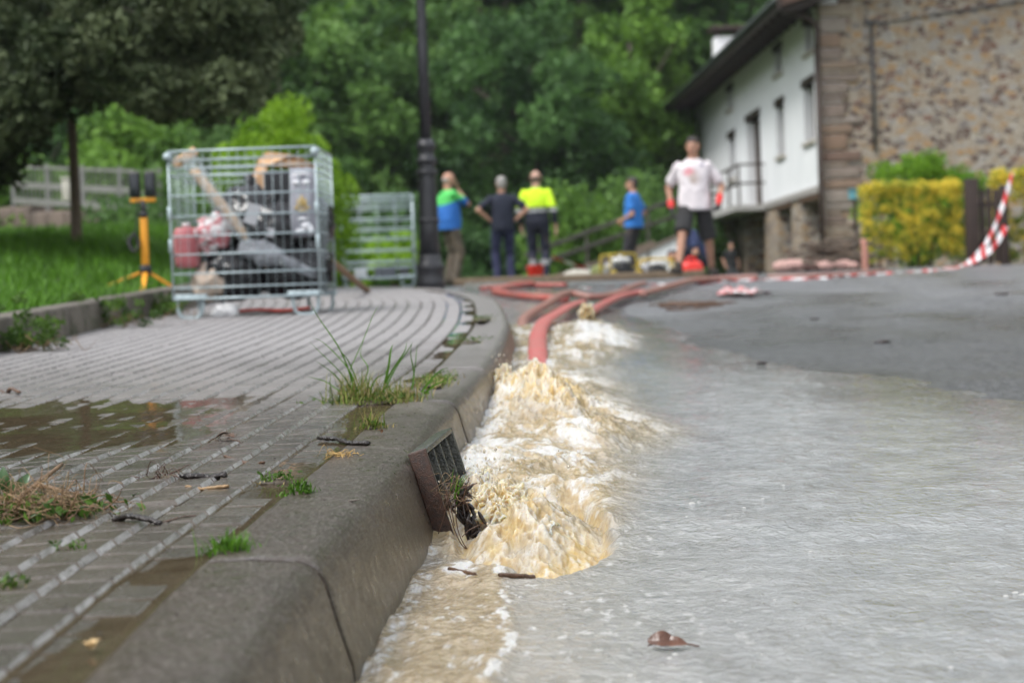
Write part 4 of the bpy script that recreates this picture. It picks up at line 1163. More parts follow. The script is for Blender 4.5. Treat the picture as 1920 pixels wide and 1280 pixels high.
mb = MB(); mb.box((at(1822, 400, 25.4)[0] - gp[0], 0, gh / 2), (.16, .16, gh), bev=.012); mb.build("post", M_DARKW, gt)
mb = MB(); 
for k in range(4): mb.box((at(1843, 400, 25.4)[0] - gp[0] + k * .085, .02, gh * .45), (.07, .03, gh * (.84 + .04 * (k % 2))), bev=.006)
mb.build("slat_panel", M_DARKW, gt)
mb = MB(); 
for z in (.25, .7): mb.box((.1, .05, gh * z), (.4, .03, .07))
mb.build("brace", M_DARKW, gt)
mb = MB(); mb.box((at(1880, 400, 25.5)[0] - gp[0], .06, gh * .46), (.1, .1, gh * .92), bev=.012); mb.build("post", M_DARKW, gt)
# two turquoise letter boxes on a post
M_TURQ = mat("turquoise_paint", (.13, .36, .42), .4); M_RED = mat("red_plastic", (.72, .03, .02), .35)
for k, px in enumerate((1603, 1632)):
    p = at(px, 366, 28)
    t = thing("letter_box", ["turquoise letter box nearer the house corner", "turquoise letter box nearer the yellow hedge"][k], "letter box", tuple(p), 0, "turquoise letter boxes by the house corner")
    mb = MB(); mb.box((0, 0, 0), (.17, .1, .12), bev=.012); mb.build("body", M_TURQ, t)
    mb = MB(); mb.box((0, -.004, .066), (.19, .14, .016), rot=Matrix.Rotation(-.15, 3, 'X')); mb.build("lid", M_TURQ, t)
    zb = GZR(p[0], 28) - p[2]
    mb = MB(); mb.bar((0, .03, zb), (0, .03, -.06), .04); mb.build("post", M_DARKW, t)
p = at(1622, 505, 24.6); mb = MB(); mb.tube(smooth_path([(0, 0, -.1), (.005, 0, .2), (-.006, 0, .36)], 8), np.linspace(.045, .038, 9), 10); mb.ball((-.006, 0, .36), (.04, .04, .02))
t = mb.build("marker_post", mat("faded_red_paint", (.42, .2, .15), .7, .35, 20)); t.location = tuple(p); tag(t, "short faded red marker post at the left end of the yellow hedge", "post")
# pile of drowned branches, pink rubble bags
p = at(1555, 505, 25); rs = np.random.RandomState(9)
M_DRIFT = mat("driftwood", (.13, .1, .075), .8, .4, 15, .4, 50)
mb = MB()
for k in range(42):
    a = rs.normal() * .5; L = rs.uniform(.2, .5); c = np.array([rs.normal() * .15, rs.normal() * .12, .05 + .3 * rs.random() ** 1.3])
    d = np.array([math.cos(a), math.sin(a) * .6, rs.normal() * .2]); m = c + rs.normal(size=3) * .03
    mb.tube(smooth_path([c - d * L, m, c + d * L], 8), np.linspace(.022, .01, 9) * rs.uniform(.5, 1.5), 6)
t = mb.build("branch_pile", M_DRIFT); t.location = (p[0] + .1, p[1], GZR(p[0], 25)); tag(t, "heap of muddy driftwood branches beside the house corner", "branch pile")
M_PINK = mat("pink_sacking", (.5, .31, .27), .8, .25, 9, .5, 40)
for k, (px, py, s) in enumerate([(1468, 512, .13), (1492, 505, .15), (1520, 510, .13), (1548, 513, .1), (1580, 510, .11), (1486, 520, .1), (1600, 513, .08)]):
    p = at(px, py, 24.7 + .1 * (k % 3)); rs = np.random.RandomState(500 + k); mb = MB()
    mb.ball((0, 0, s * .45), (s, s * .8, s * .55), 16, 10)
    V = np.array(mb.v); V *= (1 + .18 * fbm(V[:, 0] * 11 + k, V[:, 1] * 11, V[:, 2] * 11))[:, None]; mb.v = [tuple(v) for v in V]
    t = mb.build("rubble_sack", M_PINK); t.location = (p[0], p[1], GZR(p[0], p[1]) + .02)
    tag(t, ["pinkish rubble sack at the left end of the row by the branches", "largest pinkish sack, second from the left by the branches", "pinkish sack just left of the branch pile", "small pinkish sack under the branch pile", "pinkish sack in front of the branch pile's right end", "small pinkish sack fallen in front of the largest one", "smallest pinkish sack next to the faded red post"][k], "sack", "pink rubble sacks at the road edge")
# ================================================================== street lamp
p = on_walk(808, 534)
lamp = thing("street_lamp", "black cast iron street lamp post at the end of the pavement", "street lamp", tuple(p))
M_IRON = mat("black_iron", (.028, .028, .032), .38, .25, 14, .15, 90)
mb = MB(); mb.lathe([(.125, -.05), (.125, .03), (.118, .05), (.118, .12), (.125, .135), (.125, .17), (.108, .19), (.1, .24), (.092, .26)], seg=20); mb.build("base", M_IRON, lamp)
mb = MB(); mb.lathe([(.092, .26), (.086, .5), (.078, .9), (.072, 1.02), (.072, 1.05)], seg=20); mb.build("pedestal", M_IRON, lamp)
mb = MB(); mb.lathe([(.074, 1.05), (.09, 1.065), (.092, 1.09), (.075, 1.11), (.068, 1.14), (.068, 1.17), (.085, 1.19), (.088, 1.22), (.072, 1.24), (.058, 1.27)], seg=20); mb.build("collar", M_IRON, lamp)
for z in (.56, .98):
    mb = MB(); mb.lathe([(.08, z - .02), (.096, z - .012), (.096, z + .012), (.08, z + .02)], seg=20); mb.build("ring", M_IRON, lamp)
mb = MB(); mb.lathe([(.05, 1.27), (.046, 2.0), (.04, 3.2), (.036, 3.75), (.05, 3.78), (.05, 3.82), (.03, 3.86)], seg=18); mb.build("shaft", M_IRON, lamp)
mb = MB(); mb.lathe([(.07, 3.86), (.1, 3.9), (.19, 4.3), (.2, 4.32), (.1, 4.42), (.03, 4.5), (.02, 4.6)], seg=6, sm=False); mb.build("lantern", mat("lantern_glass", (.5, .5, .47), .2), lamp)
# ================================================================== wire cages
M_ZINC = mat("zinc_wire", (.42, .5, .52), .38, .18, 12, Metallic=.35)
def wire(mb, a, b, r=.004): mb.tube([a, b], r, 5)
def wire_cage(label, loc, rz, W, D, H, nv, hz, wr, folded):
    t = thing("wire_cage", label, "wire cage", loc, rz, "galvanised wire cages on the pavement")
    z0 = .12
    def panel(name, a, b, zlo, zhi, hs, n, wr=wr):
        mb = MB(); a, b = np.array(a), np.array(b)
        for z in hs:
            if zlo - 1e-4 <= z <= zhi + 1e-4: wire(mb, (*a, z), (*b, z), wr * 1.15)
        for k in range(n + 1):
            q = a + (b - a) * k / n; wire(mb, (*q, zlo), (*q, zhi), wr * .36 if 0 < k < n else wr * 1.5)
        wire(mb, (*a, zhi), (*b, zhi), wr * 1.7); wire(mb, (*a, zlo), (*b, zlo), wr * 1.7)
        return mb.build(name, M_ZINC, t)
    hs = [z0 + (H - z0) * q for q in hz]
    x, y = W / 2, D / 2
    mid = z0 + (H - z0) * .3
    panel("front_gate", (-x, -y), (x, -y), z0, H, hs, nv)
    panel("back_panel", (-x, y), (x, y), z0, H, hs, nv, wr * .65)
    panel("side_panel", (-x, -y), (-x, y), z0, H, hs, nv, wr * .65)
    panel("side_panel", (x, -y), (x, y), z0, H, hs, nv, wr * .8)
    mb = MB()
    for k in range(15): q = -x + W * k / 14; wire(mb, (q, -y, z0), (q, y, z0), wr)
    for k in range(9): q = -y + D * k / 8; wire(mb, (-x, q, z0), (x, q, z0), wr)
    mb.build("floor_grid", M_ZINC, t)
    for sx in (-1, 1):
        for sy in (-1, 1):
            cx, cy = sx * (x - .09), sy * (y - .04); mb = MB()
            mb.tube(smooth_path([(cx - .075, cy, z0), (cx - .07, cy, .05), (cx - .04, cy, .012), (cx + .04, cy, .012), (cx + .07, cy, .05), (cx + .075, cy, z0)], 16), .011, 7)
            mb.box((cx, cy, z0 + .012), (.2, .07, .03), bev=.006); mb.build("foot", M_ZINC, t)
    for sx in (-1, 1):
        mb = MB()
        for q in (.36, .58): mb = MB(); mb.lathe([(.008, -.04), (.013, -.035), (.013, .035), (.008, .04)], (sx * x, -y - .012, z0 + (H - z0) * q), 8); mb.build("hinge", M_ZINC, t)
        mb = MB(); mb.lathe([(.02, -.02), (.028, -.01), (.028, .01), (.02, .02)], (sx * x, -y - .01, H - .03), 8); mb.build("latch", M_ZINC, t)
    return t
cp = on_walk(468, 594); CW, CD, CH = .855, .74, .975
crz = -.035
cage = wire_cage("tall galvanised wire cage piled with rubbish, nearest on the pavement", (cp[0], cp[1] + CD / 2, cp[2] - .005), crz, CW, CD, CH, 17,
                 [0, .075, .17, .30, .425, .56, .70, .835, .885, .94], .0042, False)
def C_(x, y, z): return np.array([cp[0] + x, cp[1] + CD / 2 + y, cp[2] + z])
q = on_walk(708, 520); Yc2 = 24.2
q = at(708, 522, Yc2); q[2] = max(q[2], gz(q[0], Yc2) + .03)
wire_cage("smaller empty wire cage standing further back beside the lamp post", (q[0], q[1] + .4, gz(q[0], Yc2) + .03), .03, at(775, 500, Yc2)[0] - at(640, 500, Yc2)[0], .75, at(700, 367, Yc2)[2] - gz(q[0], Yc2) - .03, 4,
          [0, .13, .2, .34, .48, .6, .72, .86, .93], .0085, True)
def put(o, p, label, cat, group=None): o.location = tuple(p); return tag(o, label, cat, group)
for k, (px, s) in enumerate([(676, .09), (722, .17), (757, .08)]):
    mb = MB(); mb.box((0, 0, .05), (.5 * s * 3, .3, .1 if k != 1 else .14), rot=Matrix.Rotation(.05 * (k - 1), 3, 'Y'), bev=.01)
    a = at(px, 500, Yc2 + .35); put(mb.build("grey_crate" if k else "white_tub", mat(["tub_white", "crate_grey", "crate_dark"][k], [(.6, .62, .64), (.12, .13, .15), (.06, .06, .065)][k], .6)), (a[0], a[1] + .05, gz(a[0], a[1]) + .16),
        ["white tub in the left corner of the empty wire cage", "grey crate in the middle of the empty wire cage's floor", "dark crate at the right end of the empty wire cage's floor"][k], "crate" if k else "tub")
# ---- what the near cage holds
M_BAG = mat("black_bin_bag", (.012, .012, .014), .28, .3, 12, .5, 22)
def crumple(mb, name, m, f=7, a=.16, seed=0):
    me = mb.mesh(name); V = verts_of(me); c = V.mean(0); d = V - c
    n = ridged(V[:, 0] * f + seed, V[:, 1] * f, V[:, 2] * f, 4, .55)
    set_verts(me, c + d * (1 + a * (n - .4))[:, None]); return link_mesh(name, me, m)
def bag(label, p, r, seed, m=None, nm="rubbish_bag", cat="bag", group="black rubbish bags in the wire cage", knot=True):
    mb = MB(); mb.ball((0, 0, r[2]), r, 40, 28)
    if knot: mb.lathe([(r[0] * .25, r[2] * 1.85), (r[0] * .1, r[2] * 2.02), (r[0] * .2, r[2] * 2.2), (r[0] * .05, r[2] * 2.25)], seg=14)
    return put(crumple(mb, nm, m or M_BAG, 6.0 / max(r) * .12 * 2.2, .2, seed), p, label, cat, group)
bag("black rubbish bag lowest at the left inside the wire cage", C_(-.12, .0, .13), (.2, .2, .15), 1)
bag("black rubbish bag lowest at the right inside the wire cage", C_(.22, .05, .13), (.22, .24, .15), 2)
bag("domed black rubbish bag at the top behind the wrapped tool handle", C_(-.03, .12, .40), (.19, .2, .185), 3)
bag("black rubbish bag in the middle with grey markings under the tool", C_(.10, -.02, .34), (.2, .18, .16), 4)
bag("black rubbish bag at the back right of the wire cage", C_(.3, .2, .38), (.14, .16, .17), 5)
# printing on the middle bag: a pale smear block
mb = MB(); mb.box((0, 0, 0), (.075, .003, .12), rot=Matrix.Rotation(.35, 3, 'Y')); mb.box((.1, 0, -.11), (.045, .003, .05), rot=Matrix.Rotation(.2, 3, 'Y'))
put(mb.build("paper_scrap", mat("grey_paper", (.42, .42, .44), .7)), C_(.02, -.225, .60), "scrap of pale printed paper stuck on the black bags", "paper")
# wooden tool handle inside a clear bag, leaning out at top left
t = thing("tool_handle", "wooden T shaped tool handle wrapped in clear plastic inside the full cage", "tool", tuple(C_(-.41, -.30, 1.02)))
o = C_(-.41, -.30, 1.02); a = at(372, 300, 11.9); M_WOODL = mat("pale_wood", (.58, .36, .2), .6, .25, 30, .2, 70)
pa, pb, pc = at(362, 318, 11.75) - o, at(472, 455, 11.72) - o, at(505, 500, 11.72) - o
mb = MB(); mb.tube(smooth_path([pa, (pa + pc) / 2 + [.004, 0, .004], pc], 12), np.linspace(.03, .024, 13), 10); mb.build("handle", M_WOODL, t)
mb = MB(); mb.bar(at(326, 310, 11.75) - o, at(368, 282, 11.75) - o, .05, .055, bev=.01); mb.build("head", M_WOODL, t)
def m_clear():
    t = NT("clear_plastic"); c = t.coord(); tr = t.node("ShaderNodeBsdfTransparent"); tr.inputs[0].default_value = (.9, .93, .93, 1)
    b = t.bsdf((.68, .73, .74), .15, t.bump(t.noise(t.mapping(c, (1, 1, 1)), 30, 4, .6, 1.0), .8, .02)); mx = t.node("ShaderNodeMixShader")
    t.set(mx.inputs[0], t.ramp(t.noise(c, 14, 4, .6), [(.35, .12), (.7, .55)])); t.t.links.new(tr.outputs[0], mx.inputs[1]); t.t.links.new(b, mx.inputs[2]); return t.done(mx.outputs[0])
mb = MB(); P = [at(350, 290, 11.74), at(385, 345, 11.74), at(430, 405, 11.72), at(480, 468, 11.70), at(530, 490, 11.7), at(575, 515, 11.72)]
mb.tube(smooth_path([q_ - o for q_ in P], 30), np.interp(np.linspace(0, 1, 31), [0, .12, .4, .6, .8, 1], [.11, .1, .08, .06, .07, .02]), 18, cap=False, flat=.5)
me = mb.mesh("sleeve"); V = verts_of(me); V += (.012 * np.stack([fbm(V[:, 0] * 18, V[:, 1] * 18, V[:, 2] * 18 + k * 9) for k in range(3)], 1)); set_verts(me, V)
link_mesh("plastic_sleeve", me, m_clear(), t)
# grey lumpy cloth at the foot of the tool
mb = MB(); mb.ball((0, 0, 0), (.12, .05, .06), 30, 20, Matrix.Rotation(.3, 3, 'Y')); mb.ball((.12, 0, -.04), (.14, .04, .03), 30, 20, Matrix.Rotation(.55, 3, 'Y'))
put(crumple(mb, "grey_rag", mat("grey_plastic_rag", (.2, .21, .23), .5, .4, 20, .5, 60), 12, .3, 3), at(500, 478, 11.68), "crumpled grey plastic rag at the lower end of the tool handle", "rag")
# torn cardboard, black panel, grey printed sack
M_CARD = mat("cardboard", (.48, .3, .17), .8, .12, 8)
o = at(500, 340, 12.1)
pts = [(466, 345), (484, 300), (500, 284), (545, 290), (592, 310), (588, 322), (552, 316), (548, 318), (500, 312), (497, 392), (482, 375)]
V = [at(px, py, 12.1 + .05 * math.sin(i * 1.3)) - o for i, (px, py) in enumerate(pts)]; n = len(V)
V2 = [v + np.array([.006, .008, 0]) for v in V]
mb = MB(); mb.add(V + V2, [tuple(range(n)), tuple(range(2 * n - 1, n - 1, -1))] + [(i, n + i, n + (i + 1) % n, (i + 1) % n) for i in range(n)])
put(mb.build("cardboard_sheet", M_CARD), o, "torn tan cardboard sheet sticking up at the back of the full cage", "cardboard")
o = at(523, 440, 12.0)
mb = MB(); mb.box((0, 0, .16), (.15, .06, .44), bev=.01)
for k in range(5): mb.box((-.06 + k * .03, -.034, .16), (.012, .012, .4))
put(mb.build("black_panel", mat("black_plastic", (.02, .02, .023), .35)), o, "ribbed black plastic panel standing in front of the cardboard", "panel")
o = at(570, 443, 11.72)
mb = MB(); mb.loft([(0, 0, 0, .07, .025), (.002, 0, .05, .078, .045), (0, 0, .2, .076, .05), (.004, 0, .33, .074, .04), (.0, 0, .40, .07, .012)], 24)
t = put(mb.build("grey_sack", mat("grey_print_sack", (.3, .3, .34), .45, .15, 10, .4, 25)), o, "grey printed sack with white shapes and a yellow emblem at the right of the cage", "sack")
def decal(name, col, shapes):
    mb = MB()
    for (cx, cz, rx, rz) in shapes: mb.ball((cx, -.046, cz), (rx, .012, rz), 14, 8)
    mb.build(name, mat(name + "_ink", col, .6), t)
decal("white_print", (.75, .75, .78), [(-.03, .315, .022, .014), (.03, .315, .024, .014), (.0, .365, .05, .008), (.02, .06, .03, .022), (-.015, .03, .028, .014), (.045, .035, .018, .026), (.0, .1, .03, .01)])
decal("yellow_emblem", (.5, .36, .14), [(0, .2, .012, .04), (.02, .19, .01, .03), (-.02, .19, .01, .03), (.034, .165, .014, .01), (-.034, .165, .014, .01), (0, .15, .03, .008)])
# pink-red drum, red and white crumpled bag, beige scraps, red strip
o = C_(-.38, -.16, .30)
M_DRUM = mat("faded_red_plastic", (.42, .12, .13), .45, .3, 9)
t = thing("plastic_drum", "faded pinkish red plastic drum at the left side of the full cage", "drum", tuple(o))
mb = MB(); mb.lathe([(.05, 0), (.07, .01), (.076, .05), (.08, .13), (.076, .21), (.06, .235), (.02, .24)], seg=24); mb.build("body", M_DRUM, t)
mb = MB(); mb.lathe([(.024, .238), (.026, .262), (.018, .265)], seg=14); mb.build("cap", mat("cap_white", (.6, .55, .55), .5), t)
mb = MB(); mb.ball((0, 0, 0), (.09, .07, .08), 30, 20); mb.ball((.05, 0, .05), (.06, .05, .06), 24, 16)
def m_rw():
    t = NT("red_white_plastic"); c = t.coord(); n = t.noise(c, 9, 3); return t.done(t.bsdf(t.ramp(n, [(.42, (.72, .68, .68)), (.5, (.5, .1, .12)), (.62, (.7, .66, .66))]), .35, t.bump(t.noise(c, 30, 3), .5, .01)))
put(crumple(mb, "carrier_bag", m_rw(), 14, .4, 8), at(398, 440, 11.75), "crumpled red and white carrier bag above the drum in the full cage", "bag")
mb = MB(); mb.ball((0, 0, 0), (.075, .06, .08), 24, 16)
put(crumple(mb, "beige_rag", mat("beige_cloth", (.5, .4, .32), .8, .3), 13, .4, 2), at(392, 530, 11.75), "beige rag low at the left inside the full cage", "rag")
mb = MB(); mb.tube(smooth_path([(-.25, 0, .02), (-.05, .03, .03), (.12, -.02, .02), (.27, .02, .03)], 20), .017, 8, flat=.6)
put(mb.build("red_strap", mat("red_strap", (.55, .06, .04), .6)), C_(.05, -.1, .01), "red strap lying on the pavement under the full cage", "strap")
mb = MB(); mb.ball((0, 0, .03), (.07, .05, .04), 20, 12)
put(crumple(mb, "white_plastic_scrap", mat("white_scrap", (.7, .7, .7), .4), 16, .4, 6), C_(-.15, -.2, .0), "white plastic scrap lying under the full cage", "scrap")
# plank leaning out behind the cage to the right
a, b = at(622, 490, 14.0), on_walk(690, 548); mb = MB(); mb.bar(a - b, (0, 0, .01), .04, .035, bev=.006)
put(mb.build("wooden_stake", mat("stake_wood", (.2, .12, .06), .75, .35, 30)), b, "brown wooden stake slanting down to the pavement right of the full cage", "stake")
# ================================================================== work light on a tripod
p = at(275, 556, 13.6); p[2] = float(lawn_z(p[0], p[1])) - .0
wl_t = thing("work_light", "twin head work light on a yellow orange tripod standing on the lawn", "work light", tuple(p))
M_YEL = mat("yellow_orange_metal", (.72, .30, .015), .4, .12); M_BLK = mat("black_rubber", (.015, .015, .016), .5)
zt = at(275, 375, 13.6)[2] - p[2]; zb_ = .13
mb = MB(); mb.bar((0, 0, zb_), (0, 0, zt - .1), .05, .05, bev=.012); mb.build("column", M_YEL, wl_t)
mb = MB(); mb.tube([(0, 0, zt - .13), (0, 0, zt)], .019, 10); mb.lathe([(.03, -.02), (.036, 0), (.03, .02)], (0, 0, zt - .1), 12); mb.build("inner_tube", M_BLK, wl_t)
mb = MB(); mb.bar((-.085, 0, zt), (.085, 0, zt), .03, .03, bev=.006); mb.build("crossbar", M_YEL, wl_t)
for sx in (-1, 1):
    mb = MB(); mb.box((sx * .052, .0, zt + .105), (.075, .05, .17), bev=.012); h = mb.build("lamp_head", M_BLK, wl_t)
    mb = MB(); mb.box((sx * .052, -.028, zt + .105), (.055, .008, .13), bev=.003); mb.build("lens", M_GLASSD, h)
    mb = MB()
    for k in range(5): mb.box((sx * .052, .035, zt + .04 + k * .032), (.06, .02, .006))
    mb.build("cooling_fins", M_BLK, h)
for k, (dx, dy) in enumerate([(-.37, -.05), (.21, .03), (.02, -.3)]):
    mb = MB(); mb.bar((0, 0, zb_ + .03), (dx, dy, .02 + (0 if k < 2 else -.04)), .035, .02, bev=.004); lg = mb.build("leg", M_YEL, wl_t)
    mb = MB(); mb.ball((dx, dy, .02 + (0 if k < 2 else -.04)), .022, 10, 6); mb.build("foot_cap", M_BLK, lg)
mb = MB(); mb.lathe([(.03, -.04), (.042, -.03), (.042, .03), (.03, .04)], (0, 0, zb_ + .03), 12); mb.build("hub", M_BLK, wl_t)
mb = MB()
mb.tube(smooth_path([(-.03, -.03, zt), (-.05, -.03, zt - .2), (-.06, -.03, .38), (-.03, -.03, .33)], 20), .006, 6)
for k in range(4): mb.tube(smooth_path([(-.06, -.04, .42), (-.09 - .006 * k, -.04, .36), (-.06, -.04 - .01 * k, .29), (-.03, -.04, .36), (-.06, -.04, .42)], 20), .007, 6)
mb.build("cable", M_BLK, wl_t)
# ================================================================== hoses on the road
def m_hose(name, col, dirt):
    t = NT(name); c = t.coord(); n = t.noise(c, 5, 5, .65); n2 = t.noise(c, 55, 3)
    cc = t.mix(t.ramp(n, [(.42, 0), (.72, .8)]), col, dirt)
    return t.done(t.bsdf(t.mix(t.ramp(n2, [(.4, 0), (.8, .3)]), cc, (.8, .6, .55)), .4, t.bump(n2, .25, .005)))
M_H1 = m_hose("red_hose", (.4, .04, .03), (.36, .14, .11)); M_H2 = m_hose("pink_hose", (.42, .06, .055), (.3, .11, .09)); M_H3 = m_hose("muddy_hose", (.26, .09, .065), (.2, .13, .1))
def hose(label, pts, r, flat, m, lift=0.0, mouth=False):
    P = []
    for q_ in pts:
        a = on_road(q_[0], q_[1], r * flat * .6); a[2] = float(ground_z(a[0], a[1])) + r * flat + .012 + (q_[2] if len(q_) > 2 else 0); P.append(a)
    o = P[0].copy(); P = smooth_path([a - o for a in P], 60)
    rr_ = r * (1 + .06 * perlin(np.arange(len(P)) * .3, r * 50, 1.)); mb = MB(); 
    # flattened tube that keeps its flat side down
    V = []; n = len(P); T = np.gradient(P, axis=0); seg = 14
    for i in range(n):
        d = T[i] / np.linalg.norm(T[i]); sd = np.cross(d, (0, 0, 1.0)); sd /= np.linalg.norm(sd) + 1e-9; up = np.cross(sd, d)
        for k in range(seg):
            a = 2 * math.pi * k / seg; V.append(P[i] + rr_[i] * (math.cos(a) * sd + flat * math.sin(a) * up))
    F = [(i * seg + k, i * seg + (k + 1) % seg, (i + 1) * seg + (k + 1) % seg, (i + 1) * seg + k) for i in range(n - 1) for k in range(seg)]
    F += [tuple(range(seg - 1, -1, -1)), tuple((n - 1) * seg + k for k in range(seg))]
    mb.add(V, F, True)
    if mouth: mb.lathe([(r * .9, -.03), (r * 1.15, -.02), (r * 1.15, .03), (r * .8, .035)], P[0] * 0, 14, axis=P[0] - P[2])
    return put(mb.build("fire_hose", m), o, label, "hose", "fire hoses across the road")
hose("flat pinkish hose running down into the splash by the kerb", [(1012, 715, .01), (1009, 685, .055), (1012, 655, .075), (1024, 632, .075), (1045, 611, .06), (1068, 592, .05), (1092, 572, .01)], .043, .4, M_H2)
hose("short red brown hose whose open mouth gushes white water", [(1103, 598, .01), (1130, 580, .01), (1165, 563, .01), (1205, 552, .0)], .038, .7, M_H2, mouth=True)
hose("thin muddy hose snaking behind the gushing mouth", [(978, 622, -.01), (985, 606, .01), (1020, 588, .03), (1062, 570, .06), (1110, 569, .03), (1150, 562, .02), (1188, 546, .02), (1208, 536, 0)], .034, .85, M_H3)
hose("thick orange red hose folded back at the kerb end", [(1058, 566, .0), (1010, 563, .0), (960, 558, .0), (930, 553, .01), (945, 547, .02), (975, 541.5, .02), (996, 538, .01)], .05, .65, M_H1)
hose("red hose lying behind the folded thick one", [(905, 545, 0), (940, 541, 0), (985, 539, 0), (1060, 538, 0)], .04, .6, M_H1)
hose("long brown hose curving away towards the walking man", [(1205, 556, 0), (1235, 548, .0), (1270, 540, .01), (1300, 532.5, .01), (1345, 527, 0), (1420, 524, 0)], .04, .8, M_H3)
hose("brown hose along the crest of the road at the right", [(1440, 523, 0), (1520, 521, 0), (1590, 518, 0), (1660, 512.5, 0)], .03, .8, M_H3)
# long edging beam along the far side
a, b = at(852, 526, 24.6), at(1322, 522, 24.3)
a[2] = gz(a[0], a[1]) + .06; b[2] = gz(b[0], b[1]) + .06
mb = MB(); mb.bar((0, 0, 0), b - a, .16, .10, bev=.015); put(mb.build("edging_beam", mat("tan_beam", (.17, .125, .08), .8, .3, 14, .4, 50)), a, "long tan wooden beam lying across the street behind the hoses", "beam")
# ---- barrier tape
def m_tape():
    t = NT("barrier_tape"); u = t.attr("along")
    f = t.math('LESS_THAN', t.math('FRACT', t.math('ADD', u, t.math('MULTIPLY', t.attr("across"), .3))), .5)
    return t.done(t.bsdf(t.mix(f, (.82, .8, .8), (.62, .03, .03)), .3))
M_TAPE = m_tape()
def tape(label, P, w, per=.42, twist=1.0, seed=0):
    P = smooth_path(P, 160); o = P[0].copy(); P = P - o; n = len(P)
    s = np.concatenate([[0], np.cumsum(np.linalg.norm(np.diff(P, axis=0), axis=1))])
    T = np.gradient(P, axis=0); V, A, B = [], [], []
    for i in range(n):
        d = T[i] / (np.linalg.norm(T[i]) + 1e-9); sd = np.cross(d, (0, 0, 1.0)); sd /= np.linalg.norm(sd) + 1e-9; up = np.cross(sd, d)
        an = twist * (1.2 * perlin(s[i] * 1.7, seed, 0.) + .8 * perlin(s[i] * 5, seed, 4.)) + .9
        wd = math.cos(an) * sd + math.sin(an) * up
        low = float(ss(.12, .04, P[i][2] + o[2] - float(ground_z(P[i][0] + o[0], P[i][1] + o[1]))))
        an = an * (1 - .8 * low)
        wd = math.cos(an) * sd + math.sin(an) * up
        for c in (-.5, .0, .5):
            V.append(P[i] + wd * c * w + up * .012 * perlin(s[i] * 9, c * 3, seed)); A.append(s[i] / per); B.append(c)
    F = [(i * 3 + k, i * 3 + k + 1, i * 3 + 4 + k, i * 3 + 3 + k) for i in range(n - 1) for k in (0, 1)]
    return put(link_mesh("barrier_tape", np_mesh("barrier_tape", V, np.array(F), True, {"along": A, "across": B}), M_TAPE), o, label, "barrier tape", "red and white barrier tape")
def rp(px, py, dz=.03):
    a = on_road(px, py); a[2] = float(ground_z(a[0], a[1])) + dz; return a
tape("long red and white tape sagging from the gate and trailing along the road", [at(1898, 325, 25.0), at(1891, 350, 24.9), at(1880, 385, 24.8), at(1862, 432, 24.6), at(1838, 470, 24.3), at(1805, 497, 23.8), rp(1750, 511), rp(1680, 516), rp(1600, 521), rp(1540, 526.5), rp(1480, 528), rp(1400, 530), rp(1340, 534)], .05, .3, .55, 3)
tape("second loop of tape hanging beside the first from the gate", [at(1886, 425, 25.0), at(1868, 455, 24.8), at(1846, 476, 24.6), at(1815, 496, 24.1), rp(1770, 510)], .08, .3, 1.2, 5)
tape("red and white tape lying across the road behind the hoses", [rp(1032, 543), rp(1075, 544), rp(1120, 546), rp(1160, 543), rp(1210, 540), rp(1262, 537), rp(1310, 536), rp(1340, 535)], .09, .32, 1.3, 8)
tape("crumpled end of red and white tape on the asphalt at the right", [rp(1352, 556, .02), rp(1365, 551, .06), rp(1378, 557, .03), rp(1390, 550, .06), rp(1402, 557, .03), rp(1415, 552, .05), rp(1428, 553, .02), rp(1446, 553, .02)], .09, .22, 1.6, 11)
tape("faded tape stretched low in front of the sloping handrail", [at(1035, 482, 33.0), at(1065, 492, 33), at(1095, 502, 33), at(1120, 506, 33)], .08, .4, .4, 13)
# ================================================================== people
def m_skin(name, col):
    t = NT(name); c = t.coord(); n = t.noise(c, 22, 4, .6)
    return t.done(t.bsdf(t.mix(t.ramp(n, [(.3, 0), (.7, 1)]), tuple(q * .85 for q in col), col), .5, t.bump(t.noise(c, 160, 2), .1, .003), Subsurface_Weight=.12, Subsurface_Radius=(.02, .008, .004), Subsurface_Scale=.4))
M_SKIN = m_skin("skin_tan", (.50, .27, .18)); M_SKIN2 = m_skin("skin_pale", (.56, .34, .25))
def m_cloth(name, col, col2=None, zsplit=None, slant=0.0, dirt=0.0, soft=.01, third=None):
    t = NT(name); c = t.coord(); n = t.noise(c, 5, 5, .65); fold = t.noise(t.mapping(c, (1, 1, .55)), 11, 4, .6, .8)
    colr = t.mix(t.ramp(n, [(.3, 0), (.75, 1)]), tuple(q * .8 for q in col), col)
    if col2:
        sp = t.node("ShaderNodeSeparateXYZ"); t.set(sp.inputs[0], c)
        f = t.math('ADD', sp.outputs[2], t.math('MULTIPLY', sp.outputs[1], slant))
        rmp = t.node("ShaderNodeMapRange"); t.set(rmp.inputs[0], f); rmp.inputs[1].default_value = zsplit - soft; rmp.inputs[2].default_value = zsplit + soft
        colr = t.mix(rmp.outputs[0], colr, col2)
        if third:
            for (za, zb, c3) in third:
                g = t.math('MULTIPLY', t.math('GREATER_THAN', f, za), t.math('LESS_THAN', f, zb)); colr = t.mix(g, colr, c3)
    if dirt:
        colr = t.mix(t.math('MULTIPLY', t.ramp(t.noise(c, 7, 4, .65), [(.5, 0), (.68, 1)]), dirt), colr, (.16, .11, .07))
    return t.done(t.bsdf(colr, .8, t.bump(fold, .9, .03)))
M_HAIRG = mat("grey_hair", (.33, .31, .29), .7, .3, 40, .4, 120); M_HAIRD = mat("dark_hair", (.03, .022, .018), .6, .3, 40, .4, 120)
M_BOOT = mat("muddy_boot", (.045, .035, .026), .6, .4, 12, .3, 40); M_EYE = mat("eye", (.03, .02, .015), .15)
M_LIP = mat("lip", (.3, .1, .085), .5)
